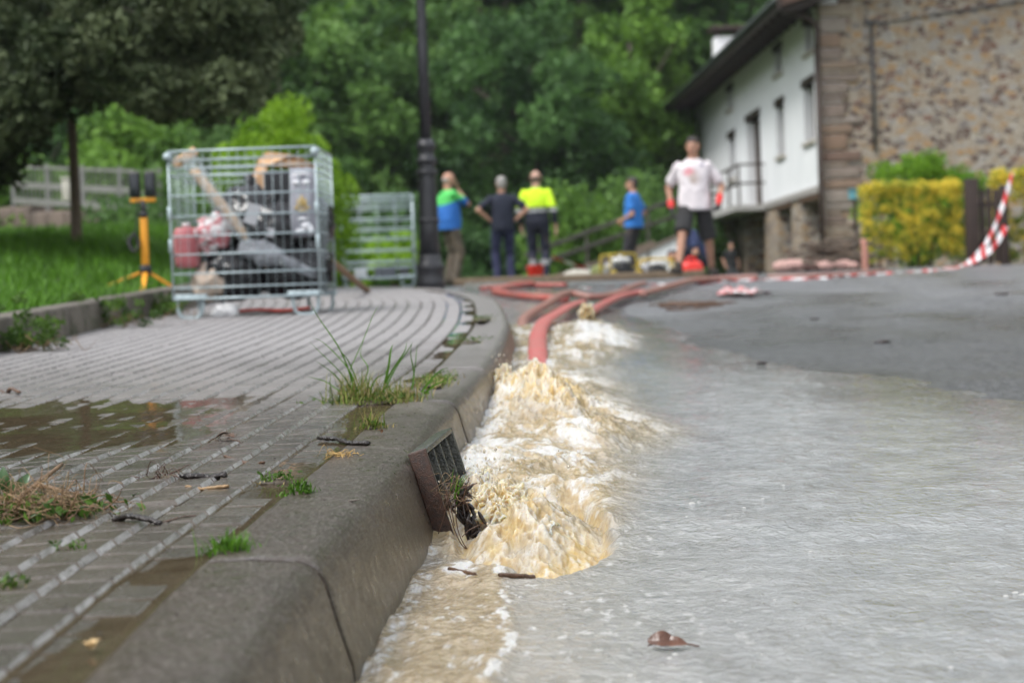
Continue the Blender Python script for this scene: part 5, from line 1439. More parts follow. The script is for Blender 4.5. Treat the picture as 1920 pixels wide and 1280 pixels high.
def ik(a, b, l1, l2, pole):
    a, b, pole = np.asarray(a, float), np.asarray(b, float), np.asarray(pole, float)
    d = b - a; L = np.linalg.norm(d)
    if L > (l1 + l2) * .999: b = a + d / L * (l1 + l2) * .999; d = b - a; L = np.linalg.norm(d)
    u = d / L; x = (l1 * l1 - l2 * l2 + L * L) / (2 * L); h = math.sqrt(max(0, l1 * l1 - x * x))
    p = pole - u * np.dot(pole, u); p /= np.linalg.norm(p) + 1e-9
    return a + u * x + p * h, b
def hand(mb, w, d, side, curl=.5, s=1.0, back=(0, -1, 0)):
    """palm, four bent fingers of different lengths and a thumb from the side of the palm"""
    d = np.asarray(d, float) / np.linalg.norm(d); b = np.asarray(back, float); b = b - d * np.dot(b, d); b /= np.linalg.norm(b) + 1e-9
    x = np.cross(d, b) * side
    pm = w + d * .05 * s
    for k in np.linspace(-1, 1, 4):
        mb.capsule(w + d * .012 * s + x * k * .014 * s, w + d * .085 * s + x * k * .030 * s, .016 * s, .0125 * s, 8)
    for k, L in zip((-1.05, -.35, .35, 1.05), (.062, .078, .083, .07)):
        p0 = w + d * .088 * s + x * k * .031 * s; q = p0.copy(); dd = d.copy(); r = .0105 * s
        for j in range(3):
            dd = dd + (-b) * curl * .75; dd /= np.linalg.norm(dd); e = q + dd * L * s * (.45, .32, .25)[j]
            mb.capsule(q, e, r, r * .9, 7); q = e; r *= .92
    p0 = w + d * .025 * s - x * .025 * s; e = p0 - x * .038 * s + d * .034 * s - b * .012 * s; mb.capsule(p0, e, .015 * s, .0115 * s, 7)
    mb.capsule(e, e + d * .033 * s - x * .006 * s - b * .01 * s, .0115 * s, .0095 * s, 7)
def person(label, loc, phi, H, P):
    s = H / 1.75
    g = thing("person", label, "person", tuple(loc), phi, P.get("group"))
    g.scale = (s, s, s)
    bend = P.get("bend", 0.0); hipz = P.get("hip", .93); lean = P.get("lean", (0, 0))
    pel = np.array([0, 0, hipz])
    def tor(z, y=0.0, x=0.0):                 # a point of the torso, z above the pelvis
        return pel + np.array([x + lean[0] * z, y - math.sin(bend) * z + lean[1] * z, math.cos(bend) * z])
    neck = tor(.545, .01); shl = {q: tor(.445, .012, q * .175) for q in (1, -1)}
    hip = {q: pel + np.array([q * .09, 0, -.02]) for q in (1, -1)}
    ank, kne, wri, elb = {}, {}, {}, {}
    for q in (1, -1):
        ank[q] = np.array(P.get("ankle", {}).get(q, (q * .11, 0, .085)), float)
        kne[q], ank[q] = ik(hip[q], ank[q], .43, .42, P.get("kpole", {}).get(q, (q * .12, -1, 0)))
        wv = P["wrist"][q]; wri[q] = np.array(wv, float)
        elb[q], wri[q] = ik(shl[q], wri[q], .30, .265, P.get("epole", {}).get(q, (q * .6, 1, -.2)))
    # --- body
    mb = MB()
    fat = P.get("fat", 1.0)
    rings = [(0.0, .155, .105), (.10, .15 * fat, .11 * fat), (.2, .15 * fat, .115 * fat), (.33, .165, .115), (.42, .16, .1), (.48, .11, .08), (.545, .06, .06)]
    lo = lambda k, pad=0.0, extra=0: [(*tor(z, .0), rx * k + pad, ry * k + pad) for z, rx, ry in rings]
    mb.loft(lo(.92), 20)
    ht = P.get("turn", 0.0); nod = P.get("nod", 0.0)
    hr = Matrix.Rotation(ht, 3, 'Z') @ Matrix.Rotation(nod, 3, 'X'); HR = np.array(hr)
    hc = neck + np.array([0, -.02, .125]) + np.array([-math.sin(0) * 0, -math.sin(nod) * .03, 0])
    mb.capsule(tor(.47, .01), hc + HR @ np.array([0, .02, -.06]), .064, .056)
    hb_ = lambda x, y, z: hc + HR @ np.array([x, y, z])
    mb.ball(hb_(0, .012, .03), (.077, .094, .092), 18, 12, hr); mb.ball(hb_(0, -.025, -.035), (.06, .066, .078), 16, 10, hr)
    mb.ball(hb_(0, -.05, -.088), (.034, .03, .024), 12, 8, hr)
    mb.capsule(hb_(0, -.088, .018), hb_(0, -.108, -.022), .0095, .0145, 8)
    for q in (1, -1):
        mb.ball(hb_(q * .078, .012, .0), (.011, .024, .033), 10, 8, hr); mb.ball(hb_(q * .03, -.083, .034), (.024, .012, .01), 8, 6, hr)
        mb.capsule(shl[q], elb[q], .05, .042); mb.capsule(elb[q], wri[q], .041, .027)
        lg = 1.0 if P.get('shorts') else .78
        mb.capsule(hip[q], kne[q], .082 * lg, .056 * lg); mb.capsule(kne[q], ank[q], .052 * lg, .036)
        m_ = kne[q] * .68 + ank[q] * .32; mb.ball(m_ + np.array([0, .018, 0]), (.052 * lg, .056 * lg, .1), 12, 8)
        dd = wri[q] - elb[q]; hd = np.array(P.get("hdir", {}).get(q, dd), float)
        if not P.get("gloves"): hand(mb, wri[q], hd, q, P.get("curl", .45), 1.0, P.get("hback", {}).get(q, (q, 0, 0)))
        else: mb.ball(wri[q], (.028, .028, .028), 8, 6)
    mb.fuse("body", P.get("skin", M_SKIN), g, .0085, 4)
    for q in (1, -1):
        e = MB(); e.ball(hb_(q * .031, -.0855, .02), (.0125, .007, .0075), 10, 6, hr); e.build("eye", M_EYE, g)
    e = MB(); e.ball(hb_(0, -.088, -.052), (.024, .008, .0065), 10, 6, hr); e.build("mouth", M_LIP, g)
    # --- hair
    hs = P.get("hair", ("short", M_HAIRD)); e = MB()
    if hs[0] == "short":
        e.ball(hb_(0, .026, .045), (.082, .092, .088), 20, 14, hr); e.ball(hb_(0, .05, -.01), (.075, .062, .07), 16, 10, hr); e.ball(hb_(0, .002, .066), (.074, .084, .064), 18, 10, hr)
        me_ = e.fuse("hair", hs[1], g, .008, 3)
    elif hs[0] == "rim":
        e.ball(hb_(0, .04, .0), (.081, .07, .05), 20, 12, hr); e.fuse("hair", hs[1], g, .008, 3)
    if P.get("beard"):
        e = MB(); e.ball(hb_(0, -.038, -.066), (.058, .056, .05), 16, 10, hr); e.fuse("beard", P["beard"], g, .008, 3)
    # --- shirt
    e = MB(); hem = P.get("hem", -.06); kx = P.get("belly", 1.0)
    R_ = [(hem, .19, .148), (hem + .02, .192, .15), (.06, .18 * fat, .14 * fat * kx), (.2, .168 * fat, .132 * fat * kx), (.33, .184, .134), (.42, .185, .118), (.47, .15, .1), (.51, .09, .08), (.525, .076, .074)]
    e.loft([(*tor(z, .0), rx, ry) for z, rx, ry in R_], 22)
    for q in (1, -1):
        a, b = shl[q], elb[q]; k = P.get("sleeve", .66)
        e.capsule(a, a + (b - a) * k, .058, .058, 12); e.tube([a + (b - a) * k * .5, a + (b - a) * k], [.06, .066], 14)
        if P.get("longsleeve"): e.capsule(a, b, .064, .056, 12); e.capsule(b, b + (wri[q] - b) * .6, .054, .046, 12)
    so = e.fuse("shirt", P["shirt"], g, .0095, 4)
    Vv = verts_of(so.data); N = normals_of(so.data)
    set_verts(so.data, Vv + N * (.007 * ridged(Vv[:, 0] * 6, Vv[:, 1] * 6, Vv[:, 2] * 3.5 + phi, 3) - .002)[:, None])
    # --- trousers or shorts
    e = MB(); k = 1.0 if not P.get("shorts") else .0
    e.loft([(*(pel + np.array([0, 0, z])), rx, ry) for z, rx, ry in [(-.1, .13, .12), (-.04, .17, .13), (.03, .168, .125), (.08, .16, .118)]], 20)
    for q in (1, -1):
        if P.get("shorts"):
            d_ = kne[q] - hip[q]; e.capsule(hip[q], hip[q] + d_ * .8, .1, .088); e.tube([hip[q] + d_ * .3, hip[q] + d_ * .97], [.1, .1], 14)
        else:
            e.capsule(hip[q], kne[q], .1, .072); e.capsule(kne[q], ank[q] + np.array([0, 0, .0]), .07, .058); e.tube([kne[q], ank[q]], [.07, .064], 12)
    to = e.fuse("shorts" if P.get("shorts") else "trousers", P["trousers"], g, .0095, 4)
    Vv = verts_of(to.data); N = normals_of(to.data)
    set_verts(to.data, Vv + N * (.007 * ridged(Vv[:, 0] * 7, Vv[:, 1] * 7, Vv[:, 2] * 5 + phi, 3) - .002)[:, None])
    # --- boots, gloves
    for q in (1, -1):
        e = MB(); a = ank[q]; f = np.array(P.get("toe", {}).get(q, (q * .25, -1, -.12)), float); f /= np.linalg.norm(f)
        e.capsule(a + [0, 0, .03], a - f * .01 + [0, 0, -.03], .05, .05); e.capsule(a - f * .03 + [0, 0, -.04], a + f * .14 + [0, 0, -.045], .042, .04); e.ball(a + f * .15 + [0, 0, -.042], (.046, .046, .036), 12, 8)
        if P.get("welly"): e.capsule(a, a + (kne[q] - a) * .55, .06, .07)
        e.fuse("boot", P.get("boots", M_BOOT), g, .0085, 3)
        if P.get("gloves"):
            e = MB(); dd = wri[q] - elb[q]; dn = dd / np.linalg.norm(dd)
            e.capsule(wri[q] - dn * .07, wri[q] + dn * .02, .044, .038); hand(e, wri[q], np.array(P.get("hdir", {}).get(q, dd)), q, .55, 1.06, (q, 0, 0)); e.fuse("glove", P["gloves"], g, .008, 3)
    return g
def stand(px, head_py, Y, dz=0.0):
    p = at(px, 500, Y); z = gz(p[0], Y) + .03 + dz; return (p[0], Y, z), at(px, head_py, Y)[2] - z
# blue and green polo, hand to his face, turned to the right and away
L_, H_ = stand(846, 320, 30.5)
person("man in a blue and green polo holding a hand to his face by the lamp", L_, R(118), H_, dict(
    wrist={1: (.2, -.06, .98), -1: (-.03, -.15, 1.45)}, epole={-1: (-.5, -.5, -1), 1: (.3, 1, 0)}, hdir={-1: (.1, .16, 1)}, hback={-1: (-.3, -1, 0)},
    turn=R(-8), nod=R(8), shirt=m_cloth("polo_cloth", (.02, .15, .52), (.09, .55, .12), 1.27, .35, soft=.015), trousers=m_cloth("muddy_trousers", (.11, .088, .065), dirt=.5),
    hair=("rim", M_HAIRG), beard=M_HAIRD, fat=1.08, belly=1.1, hem=-.08, sleeve=.75))
# navy t-shirt, hands on hips, back turned
L_, H_ = stand(945, 328, 31.5)
person("grey haired man in a navy t-shirt seen from behind with both hands on his hips", L_, R(188), H_, dict(
    wrist={1: (.2, .04, 1.02), -1: (-.2, .04, 1.02)}, epole={1: (1, .25, 0), -1: (-1, .25, 0)}, hdir={1: (-.6, -.4, -.4), -1: (.6, -.4, -.4)}, hback={1: (.5, 1, .2), -1: (-.5, 1, .2)},
    shirt=m_cloth("navy_tshirt", (.012, .016, .035)), trousers=m_cloth("blue_work_trousers", (.022, .025, .075)), hair=("short", M_HAIRG), fat=1.06, lean=(.0, 0), sleeve=.7))
# hi-vis jacket
L_, H_ = stand(1010, 317, 32.2)
person("man in a bright yellow and navy work shirt seen from behind, one arm hanging", L_, R(172), H_, dict(
    wrist={1: (.25, -.02, .86), -1: (-.29, .0, .84)}, ankle={1: (.08, 0, .085), -1: (-.1, .05, .085)},
    shirt=m_cloth("hi_vis_cloth", (.015, .017, .035), (.62, .92, .02), 1.16, 0, third=[(1.085, 1.135, (.33, .34, .34))]),
    trousers=m_cloth("navy_work_trousers", (.018, .02, .045), (.018, .02, .045), 3, dirt=.35, third=[(.28, .36, (.3, .3, .3))]), hair=("rim", M_HAIRD), fat=1.04, hem=-.02, longsleeve=True, skin=M_SKIN2))
# blue t-shirt, looking left
L_, H_ = stand(1191, 329, 30.0)
person("dark haired man in a bright blue t-shirt looking to the left, hand at his waist", L_, R(-112), H_, dict(
    wrist={1: (.11, -.17, 1.0), -1: (-.2, -.12, .98)}, epole={1: (.6, 1, -.2), -1: (-.6, 1, -.2)}, turn=R(10),
    shirt=m_cloth("blue_tshirt", (.025, .19, .6)), trousers=m_cloth("dark_work_trousers", (.028, .026, .034), dirt=.3), hair=("short", M_HAIRD), welly=True,
    boots=mat("olive_welly", (.06, .055, .03), .4, .4), belly=1.06))
# white t-shirt, striding towards the viewer
L_, H_ = stand(1306, 245, 23.6)
def m_tee():
    t = NT("stained_white_tshirt"); c = t.coord(); n = t.noise(c, 6, 5, .65); fold = t.noise(t.mapping(c, (1, 1, .5)), 10, 4, .6, .8)
    col = t.mix(t.ramp(n, [(.35, 0), (.75, 1)]), (.68, .62, .635), (.8, .755, .765))
    def spot(x, z, rx, rz, cc, amt, col):
        m = t.mapping(c, (1 / rx, 0, 1 / rz), loc=(-x / rx, 0, -z / rz)); ln = t.node("ShaderNodeVectorMath", operation='LENGTH'); t.set(ln.inputs[0], m)
        f = t.math('ADD', ln.outputs["Value"], t.math('MULTIPLY', t.math('SUBTRACT', n, .5), 2.4))
        return t.mix(t.math('MULTIPLY', t.ramp(f, [(.45, 1), (1.05, 0)]), amt), col, cc)
    col = spot(-.06, 1.26, .08, .06, (.6, .12, .16), .7, col); col = spot(0, 1.16, .09, .1, (.36, .25, .17), .6, col); col = spot(.1, 1.33, .03, .025, (.12, .12, .2), .8, col)
    return t.done(t.bsdf(col, .8, t.bump(fold, .9, .03)))
def m_glove():
    t = NT("red_black_glove"); c = t.coord(); sp = t.node("ShaderNodeSeparateXYZ"); t.set(sp.inputs[0], c)
    return t.done(t.bsdf(t.mix(t.math('GREATER_THAN', sp.outputs[2], .85), (.02, .018, .02), (.7, .035, .03)), .5))
person("man in a stained white t-shirt, black shorts and red gloves striding forward", L_, R(-4), H_, dict(
    wrist={1: (.29, -.1, .90), -1: (-.275, .04, .84)}, epole={1: (.7, 1, 0), -1: (-.7, 1, 0)},
    ankle={1: (.19, .32, .11), -1: (-.22, -.36, .12)}, toe={1: (.3, -1, -.12), -1: (-.5, -1, .12)}, turn=R(-14), hip=.885,
    shirt=m_tee(), trousers=m_cloth("black_shorts", (.018, .018, .019), dirt=.12), shorts=True, hair=("short", M_HAIRD), gloves=m_glove(), fat=1.03, hem=-.08, sleeve=.72))
# two people further back
p = at(1318, 520, 29.0); zg = gz(p[0], 29) + .03
person("person in a dark blue shirt crouching behind the striding man's legs", (p[0], 29, zg - .05), R(-75), 1.72, dict(
    hip=.30, bend=R(28), ankle={1: (.14, -.2, .085), -1: (-.14, -.12, .085)}, kpole={1: (.3, -1, .6), -1: (-.3, -1, .6)}, wrist={1: (.12, -.42, .38), -1: (-.12, -.42, .36)},
    shirt=m_cloth("blue_work_shirt", (.03, .045, .12)), trousers=m_cloth("dark_jeans", (.02, .022, .04)), hair=("short", M_HAIRG), nod=R(-10)))
p = at(1370, 452, 40.0); zg = gz(p[0], 40) + .03
person("person in a black t-shirt standing low in front of the house's stone openings", (p[0], 40.0, zg), R(20), p[2] - zg, dict(
    wrist={1: (.26, -.05, .88), -1: (-.26, -.05, .88)}, shirt=m_cloth("black_tshirt", (.012, .012, .013)), trousers=m_cloth("grey_trousers", (.06, .06, .065)), hair=("short", M_HAIRD)))
# ================================================================== pumps and cans behind the beam
def frame_pump(label, px, py, Y, col, w, h, seed, cat="pump"):
    p = at(px, py, Y); z = gz(p[0], Y) + .03; t = thing("water_pump", label, cat, (p[0], Y, z), rz=(.3, -.2, .15)[seed % 3], group="motor pumps behind the beam")
    m = mat("pump_paint", col, .4, .2, 8) if True else None
    mb = MB(); x, y = w / 2, .2
    for sy in (-1, 1):
        mb.tube(smooth_path([(-x, sy * y, .02), (-x, sy * y, h - .05), (-x + .05, sy * y, h), (x - .05, sy * y, h), (x, sy * y, h - .05), (x, sy * y, .02), (-x, sy * y, .02)], 40), .014, 7)
    for sx in (-1, 1): mb.tube([(sx * x, -y, h * .5), (sx * x, y, h * .5)], .012, 6); mb.tube([(sx * x, -y, .03), (sx * x, y, .03)], .012, 6)
    mb.build("frame", m, t)
    mb = MB(); mb.box((.03, 0, h * .38), (w * .5, .26, h * .42), bev=.03); mb.lathe([(.07, -.04), (.1, -.03), (.1, .03), (.07, .04)], (.03, -.16, h * .4), 18, axis=(0, 1, 0)); mb.build("engine", M_BLK, t)
    mb = MB(); mb.box((.03, 0, h * .76), (w * .58, .28, h * .24), bev=.035); mb.lathe([(.02, 0), (.025, .03), (.02, .035)], (.03, 0, h * .88), 12); mb.build("fuel_tank", mat("tank_paint", (.62, .62, .6), .35), t)
    mb = MB(); mb.lathe([(.05, -.06), (.11, -.05), (.12, .0), (.11, .05), (.05, .06)], (-w * .36, 0, h * .34), 20, axis=(1, 0, 0)); mb.tube([(-w * .36, 0, h * .34), (-w * .36, 0, h * .66)], .045, 10); mb.build("pump_housing", mat("cast_alloy", (.3, .3, .31), .4), t)
    mb = MB(); mb.lathe([(.02, -.03), (.075, -.03), (.085, 0), (.075, .03), (.02, .03)], (-w * .5, -.26, .085), 18, axis=(0, 1, 0)); wv = mb.build("wheel", M_BLK, t)
    mb = MB(); mb.lathe([(.02, -.036), (.05, -.034), (.05, .034), (.02, .036)], (-w * .5, -.26, .085), 14, axis=(0, 1, 0)); mb.build("hub", m, wv)
    return t
frame_pump("small white and black motor pump with a yellow wheel left of the man in blue", 1160, 520, 27.0, (.45, .33, .03), .36, .34, 0)
frame_pump("yellow framed motor pump between the man in blue and the striding man", 1232, 520, 27.5, (.55, .36, .02), .42, .26, 1)
p = at(1298, 520, 24.9); t = thing("fuel_can", "bright red plastic fuel can on the road between the striding man's feet", "fuel can", (p[0], 24.9, gz(p[0], 24.9) + .03))
mb = MB(); mb.loft([(0, 0, .0, .13, .08), (0, 0, .02, .14, .09), (0, 0, .15, .138, .088), (0, 0, .19, .1, .06), (0, 0, .2, .05, .04)], 24); mb.build("body", M_RED, t)
mb = MB(); mb.tube(smooth_path([(-.07, 0, .18), (-.05, 0, .235), (.03, 0, .24), (.06, 0, .19)], 14), .014, 8); mb.build("handle", M_RED, t)
mb = MB(); mb.lathe([(.02, 0), (.024, .02), (.018, .035)], (.095, 0, .175), 12); mb.build("cap", M_BLK, t)
p = at(1140, 512, 27.6); mb = MB(); mb.ball((0, 0, .09), (.1, .09, .1), 24, 16)
put(crumple(mb, "olive_bag", mat("olive_cloth", (.17, .19, .06), .8), 9, .25, 4), (p[0] - .12, p[1], gz(p[0], p[1]) + .03), "olive green bag at the left of the small motor pump", "bag")
p = at(1085, 520, 28); mb = MB(); mb.ball((0, 0, .06), (.2, .14, .09), 28, 18)
put(crumple(mb, "sand_bag", mat("pale_sack", (.42, .4, .34), .8), 9, .22, 7), (p[0], p[1], gz(p[0], p[1]) + .03), "pale sandbag lying behind the beam left of the pumps", "sandbag")
p = at(1004, 515, 29); t = thing("red_bucket", "red bucket standing between the two men seen from behind", "bucket", (p[0], 29, gz(p[0], 29) + .03))
mb = MB(); mb.lathe([(.09, 0), (.1, .01), (.125, .24), (.132, .25), (.122, .252), (.115, .24), (.09, .02)], seg=22); mb.build("body", M_RED, t)
mb = MB(); mb.tube(smooth_path([(-.125, 0, .23), (-.09, .1, .2), (0, .135, .19), (.09, .1, .2), (.125, 0, .23)], 16), .005, 6); mb.build("handle", M_BLK, t)
# ================================================================== the leaning drain grate
def m_rust():
    t = NT("rusty_cast_iron"); c = t.coord(); n = t.noise(c, 85, 6, .75); n2 = t.noise(c, 420, 3, .6); pit = t.voro(c, 500, 'F1')
    col = t.mix(t.ramp(n, [(.35, 0), (.6, 1)]), (.02, .014, .011), (.058, .024, .013))
    col = t.mix(t.ramp(n2, [(.62, 0), (.72, .6)]), col, (.13, .045, .02))
    return t.done(t.bsdf(col, t.ramp(n, [(.3, .22), (.7, .5)]), t.bump(t.math('ADD', n2, t.math('MULTIPLY', pit, -.7)), .5, .0025)))
def m_castiron():
    t = NT("wet_cast_iron"); c = t.coord(); n = t.noise(c, 55, 5, .7); n2 = t.noise(c, 200, 3)
    return t.done(t.bsdf(t.mix(t.ramp(n, [(.4, 0), (.65, 1)]), (.02, .022, .017), (.075, .075, .06)), .25, t.bump(n2, .7, .004)))
M_RUST, M_CAST = m_rust(), m_castiron()
# corners read from the place: the slab stands on the gutter and leans back on the kerb's shoulder
gA = at(764, 851, 3.98)         # top near
gB = at(817, 810, 4.40)                                  # top far
gC = at(828, 1036, 4.0)                                 # bottom near
e1 = gB - gA; 
e1 = e1 / np.linalg.norm(e1)
e2 = gC - gA; Lh = np.linalg.norm(e2); e2 = e2 / Lh
e2 = e2 - e1 * np.dot(e1, e2); e2 /= np.linalg.norm(e2)
e3 = np.cross(e1, e2); e3 = e3 * (1 if e3[0] > 0 else -1)  # out over the water
GWD, GTH = .42, .038
grate = thing("drain_grate", "rusty cast iron drain grate leaning upright against the kerb in the gushing water", "drain grate", tuple(gA))
Mg = np.stack([e1, e3, e2], 1)
def gp_(a, b, c): return a * e1 + b * e3 + c * e2
def gbar(mb, a0, a1, c0, c1, b0=0.0, b1=GTH, bev=.003):
    return mb.box(gp_((a0 + a1) / 2, (b0 + b1) / 2, (c0 + c1) / 2), (a1 - a0, b1 - b0, c1 - c0), rot=Mg, bev=bev)
FR = .011
mb = MB(); gbar(mb, 0, FR, 0, Lh); mb.build("side_bar", M_RUST, grate)
mb = MB(); gbar(mb, GWD - FR, GWD, 0, Lh); mb.build("side_bar", M_CAST, grate)
mb = MB(); gbar(mb, FR + .0005, GWD - FR - .0005, .0, FR); mb.build("end_bar", M_CAST, grate)
mb = MB(); gbar(mb, FR + .0005, GWD - FR - .0005, Lh - FR, Lh); mb.build("end_bar", M_CAST, grate)
for k in range(3):
    a = FR + (GWD - 2 * FR) * (k + 1) / 4; mb = MB(); gbar(mb, a - .0055, a + .0055, FR + .0005, Lh - FR - .0005, .004, GTH - .002)
    mb.build("grate_bar", M_CAST, grate)
mb = MB(); gbar(mb, FR, GWD - FR, Lh * .5, Lh * .5 + .012, .006, .03); mb.build("cross_bar", M_CAST, grate)
# debris caught on it
M_TWIG = mat("wet_twig", (.075, .036, .02), .35, .5, 30, .3, 90); M_DEBR = mat("dark_debris", (.022, .014, .011), .35, .5, 30, .5, 60)
M_STRAW = mat("pale_stem", (.24, .155, .075), .45, .4, 30)
def stems(rs, mb, n, c, spread, L, r, curl=.4, seg=5, zf=.6):
    for _ in range(n):
        p = c + rs.normal(size=3) * spread; d = rs.normal(size=3) * [1, 1, zf]; d /= np.linalg.norm(d); l = L * rs.uniform(.4, 1.3)
        q = p + d * l; m = (p + q) / 2 + rs.normal(size=3) * l * curl * .4
        mb.tube(smooth_path([p, m, q], 8), np.linspace(r, r * .4, 9) * rs.uniform(.6, 1.4), seg)
rs = np.random.RandomState(61)
o = at(866, 945, 3.97); dt = thing("debris_clump", "tangle of twigs, stems and black leaf mush caught on the drain grate", "debris", tuple(o))
mb = MB()
for k in range(70):
    px, py = rs.normal(0, 14), 0; f = rs.random()
    c = at(862 + 30 * f + rs.normal() * 8, 925 + 80 * f + rs.normal() * 9, 3.96 + rs.normal() * .012) - o
    d = rs.normal(size=3) * [.6, .6, 1.2] + [.3, -.2, -1.0]; d /= np.linalg.norm(d)
    mb.ball(c, (.004 * rs.uniform(.5, 1.4), .004 * rs.uniform(.5, 1.3), .016 * rs.uniform(.5, 1.4)), 7, 5, np.array(Vector(d).to_track_quat('Z', 'Y').to_matrix()))
mb.build("leaf_mush", M_DEBR, dt)
mb = MB(); stems(rs, mb, 40, at(848, 930, 3.96) - o, .013, .04, .0006, 1.3); stems(rs, mb, 14, at(866, 925, 3.95) - o, .011, .035, .0008, .9)
for pts in ([(880, 895), (872, 920), (868, 945)], [(895, 905), (875, 912), (858, 918)], [(830, 905), (845, 950), (852, 985)], [(838, 912), (842, 960), (862, 1015), (880, 1032)], [(852, 940), (858, 990), (870, 1020), (884, 1036)],
            [(900, 983), (880, 993), (866, 1006)], [(838, 930), (834, 960), (828, 980), (822, 1000)], [(835, 906), (850, 905), (862, 912)], [(845, 920), (830, 940), (824, 955)], [(860, 930), (872, 940), (882, 962)]):
    mb.tube(smooth_path([at(a, b, 3.93) - o for a, b in pts], 14), .0011, 6)
mb.build("twigs", M_TWIG, dt)
mb = MB(); stems(rs, mb, 16, at(850, 915, 3.95) - o, .013, .05, .0008, .9); mb.build("pale_stems", M_STRAW, dt)
V, F, T = blades(rs, (at(858, 935, 3.94) - o)[None] + rs.normal(size=(16, 3)) * .008, .05, .004, .8, .8, 4)
link_mesh("green_blades", np_mesh("green_blades", V, F, False, {"tone": T}), M_GRASS, dt)
# ================================================================== weeds in the kerb joint
def walk_pt(px, py, dz=0.0): a = on_walk(px, py); a[2] += dz; return a
def weed(label, px, py, parts, seed, mt=None, leaves=0, group="weeds growing in the kerb joint", cat="weed", mud=True):
    o = walk_pt(px, py); rs = np.random.RandomState(seed); t = thing("weed_tuft", label, cat, tuple(o), 0, group); Vs, Fs, Ts, b = [], [], [], 0
    for (n, ex, ey, h, w, lean, curve, dx, dy) in parts:
        P = np.stack([rs.normal(size=n) * ex + dx, rs.normal(size=n) * ey + dy, np.full(n, -.004)], 1)
        V, F, T = blades(rs, P, h * rs.uniform(.45, 1.2, n), w, lean, curve, 5); Vs.append(V); Fs.append(F + b); Ts.append(T); b += len(V)
    link_mesh("blades", np_mesh("blades", np.concatenate(Vs), np.concatenate(Fs), False, {"tone": np.concatenate(Ts)}), mt or M_GRASSD, t)
    if leaves:
        n = leaves; C = np.stack([rs.normal(size=n) * parts[0][1], rs.normal(size=n) * parts[0][2], rs.uniform(.003, .018, n)], 1)
        V, F, T = leaf_cloud(rs, C, np.full(n, .008), 4, .0045, (.4, .3), .6); link_mesh("leaves", np_mesh("leaves", V, F, False, {"tone": T}), LEAF['weed'], t)
    if mud:
        mb = MB(); mb.ball((0, 0, -.004), (parts[0][1] * 1.5, parts[0][2] * 1.5, .009), 20, 10)
        V = np.array(mb.v); V[:, 2] *= 1 + .8 * fbm(V[:, 0] * 60, V[:, 1] * 60, 0.); V[:, :2] *= (1 + .3 * fbm(V[:, 0] * 40, V[:, 1] * 40, 3.))[:, None]; mb.v = [tuple(v) for v in V]
        mb.build("root_soil", mat("root_soil", (.05, .035, .02), .6, .4, 60, .6, 90) if "root_soil" not in bpy.data.materials else bpy.data.materials["root_soil"], t)
    return t
big = weed("largest weed tuft with long arching grass blades by the kerb joint", 700, 752,
     [(420, .055, .05, .034, .0024, .9, .8, .0, 0), (230, .03, .03, .1, .0028, .5, .6, -.045, .0), (190, .035, .05, .068, .0028, .8, .6, .06, .06), (120, .05, .03, .028, .0026, 1.0, .7, .02, -.05)], 71, None, 130)
o = np.array(big.location)
mb_V, mb_F, mb_T, b = [], [], [], 0
def long_blade(pts, w, tone):
    """one long blade through picture-measured points at the tuft's distance"""
    global b
    P = smooth_path([at(px, py, Y) - o for px, py, Y in pts], 16); n = len(P)
    T = np.gradient(P, axis=0); sd = np.cross(T, (0, 1, .25)); sd /= np.linalg.norm(sd, axis=1)[:, None]
    ww = w * (1 - np.linspace(0, 1, n) ** 1.8) + .0003
    V = np.stack([P - sd * ww[:, None] * .5, P + np.array([0, .0012, 0]), P + sd * ww[:, None] * .5], 1).reshape(-1, 3)
    F = [(i * 3 + k, i * 3 + k + 1, i * 3 + 4 + k, i * 3 + 3 + k) for i in range(n - 1) for k in (0, 1)]
    mb_V.append(V); mb_F.append(np.array(F) + b); mb_T.append(np.full(len(V), tone)); b += len(V)
Yt = o[1]
for pts, w, tn in [([(668, 738), (640, 660), (597, 595), (583, 568)], .0042, .45), ([(672, 736), (652, 690), (610, 645), (585, 632)], .0035, .5), ([(662, 735), (640, 700), (600, 660), (580, 640)], .003, .3),
                   ([(655, 695), (680, 640), (700, 590), (711, 571)], .0022, .9), ([(660, 740), (630, 705), (605, 685), (590, 676)], .003, .3), ([(675, 730), (655, 680), (640, 660), (635, 652)], .0035, .4),
                   ([(718, 735), (728, 690), (733, 655), (738, 645)], .007, .55), ([(716, 733), (735, 695), (758, 660), (763, 640)], .0055, .45), ([(722, 730), (742, 690), (768, 652), (774, 640)], .004, .35),
                   ([(772, 730), (776, 700), (770, 665), (772, 645)], .004, .3), ([(774, 720), (779, 680), (781, 655), (782, 645)], .0025, .3), ([(640, 735), (610, 715), (585, 708), (575, 706)], .0028, .6),
                   ([(650, 745), (615, 755), (588, 745), (576, 740)], .003, .5), ([(790, 735), (808, 712), (825, 695), (842, 688)], .006, .5), ([(680, 725), (690, 690), (676, 665), (682, 640)], .0028, .85),
                   ([(795, 738), (815, 722), (835, 712), (855, 690)], .005, .6), ([(690, 740), (705, 710), (722, 700), (724, 690)], .004, .4)]:
    long_blade([(a, c, Yt + .02 * math.sin(a)) for a, c in pts], w, tn)
link_mesh("long_blades", np_mesh("long_blades", np.concatenate(mb_V), np.concatenate(mb_F), True, {"tone": np.concatenate(mb_T)}), M_GRASS, big)
weed("leafy weed trailing along the joint just beyond the largest tuft", 815, 715, [(300, .028, .2, .036, .0028, .8, .8, .01, 0)], 72, None, 60)
weed("small spiky tuft in the joint just in front of the largest tuft", 697, 800, [(70, .012, .014, .055, .0028, .6, .5, 0, 0), (60, .025, .02, .018, .0025, .9, .7, .01, 0)], 73, None, 26)
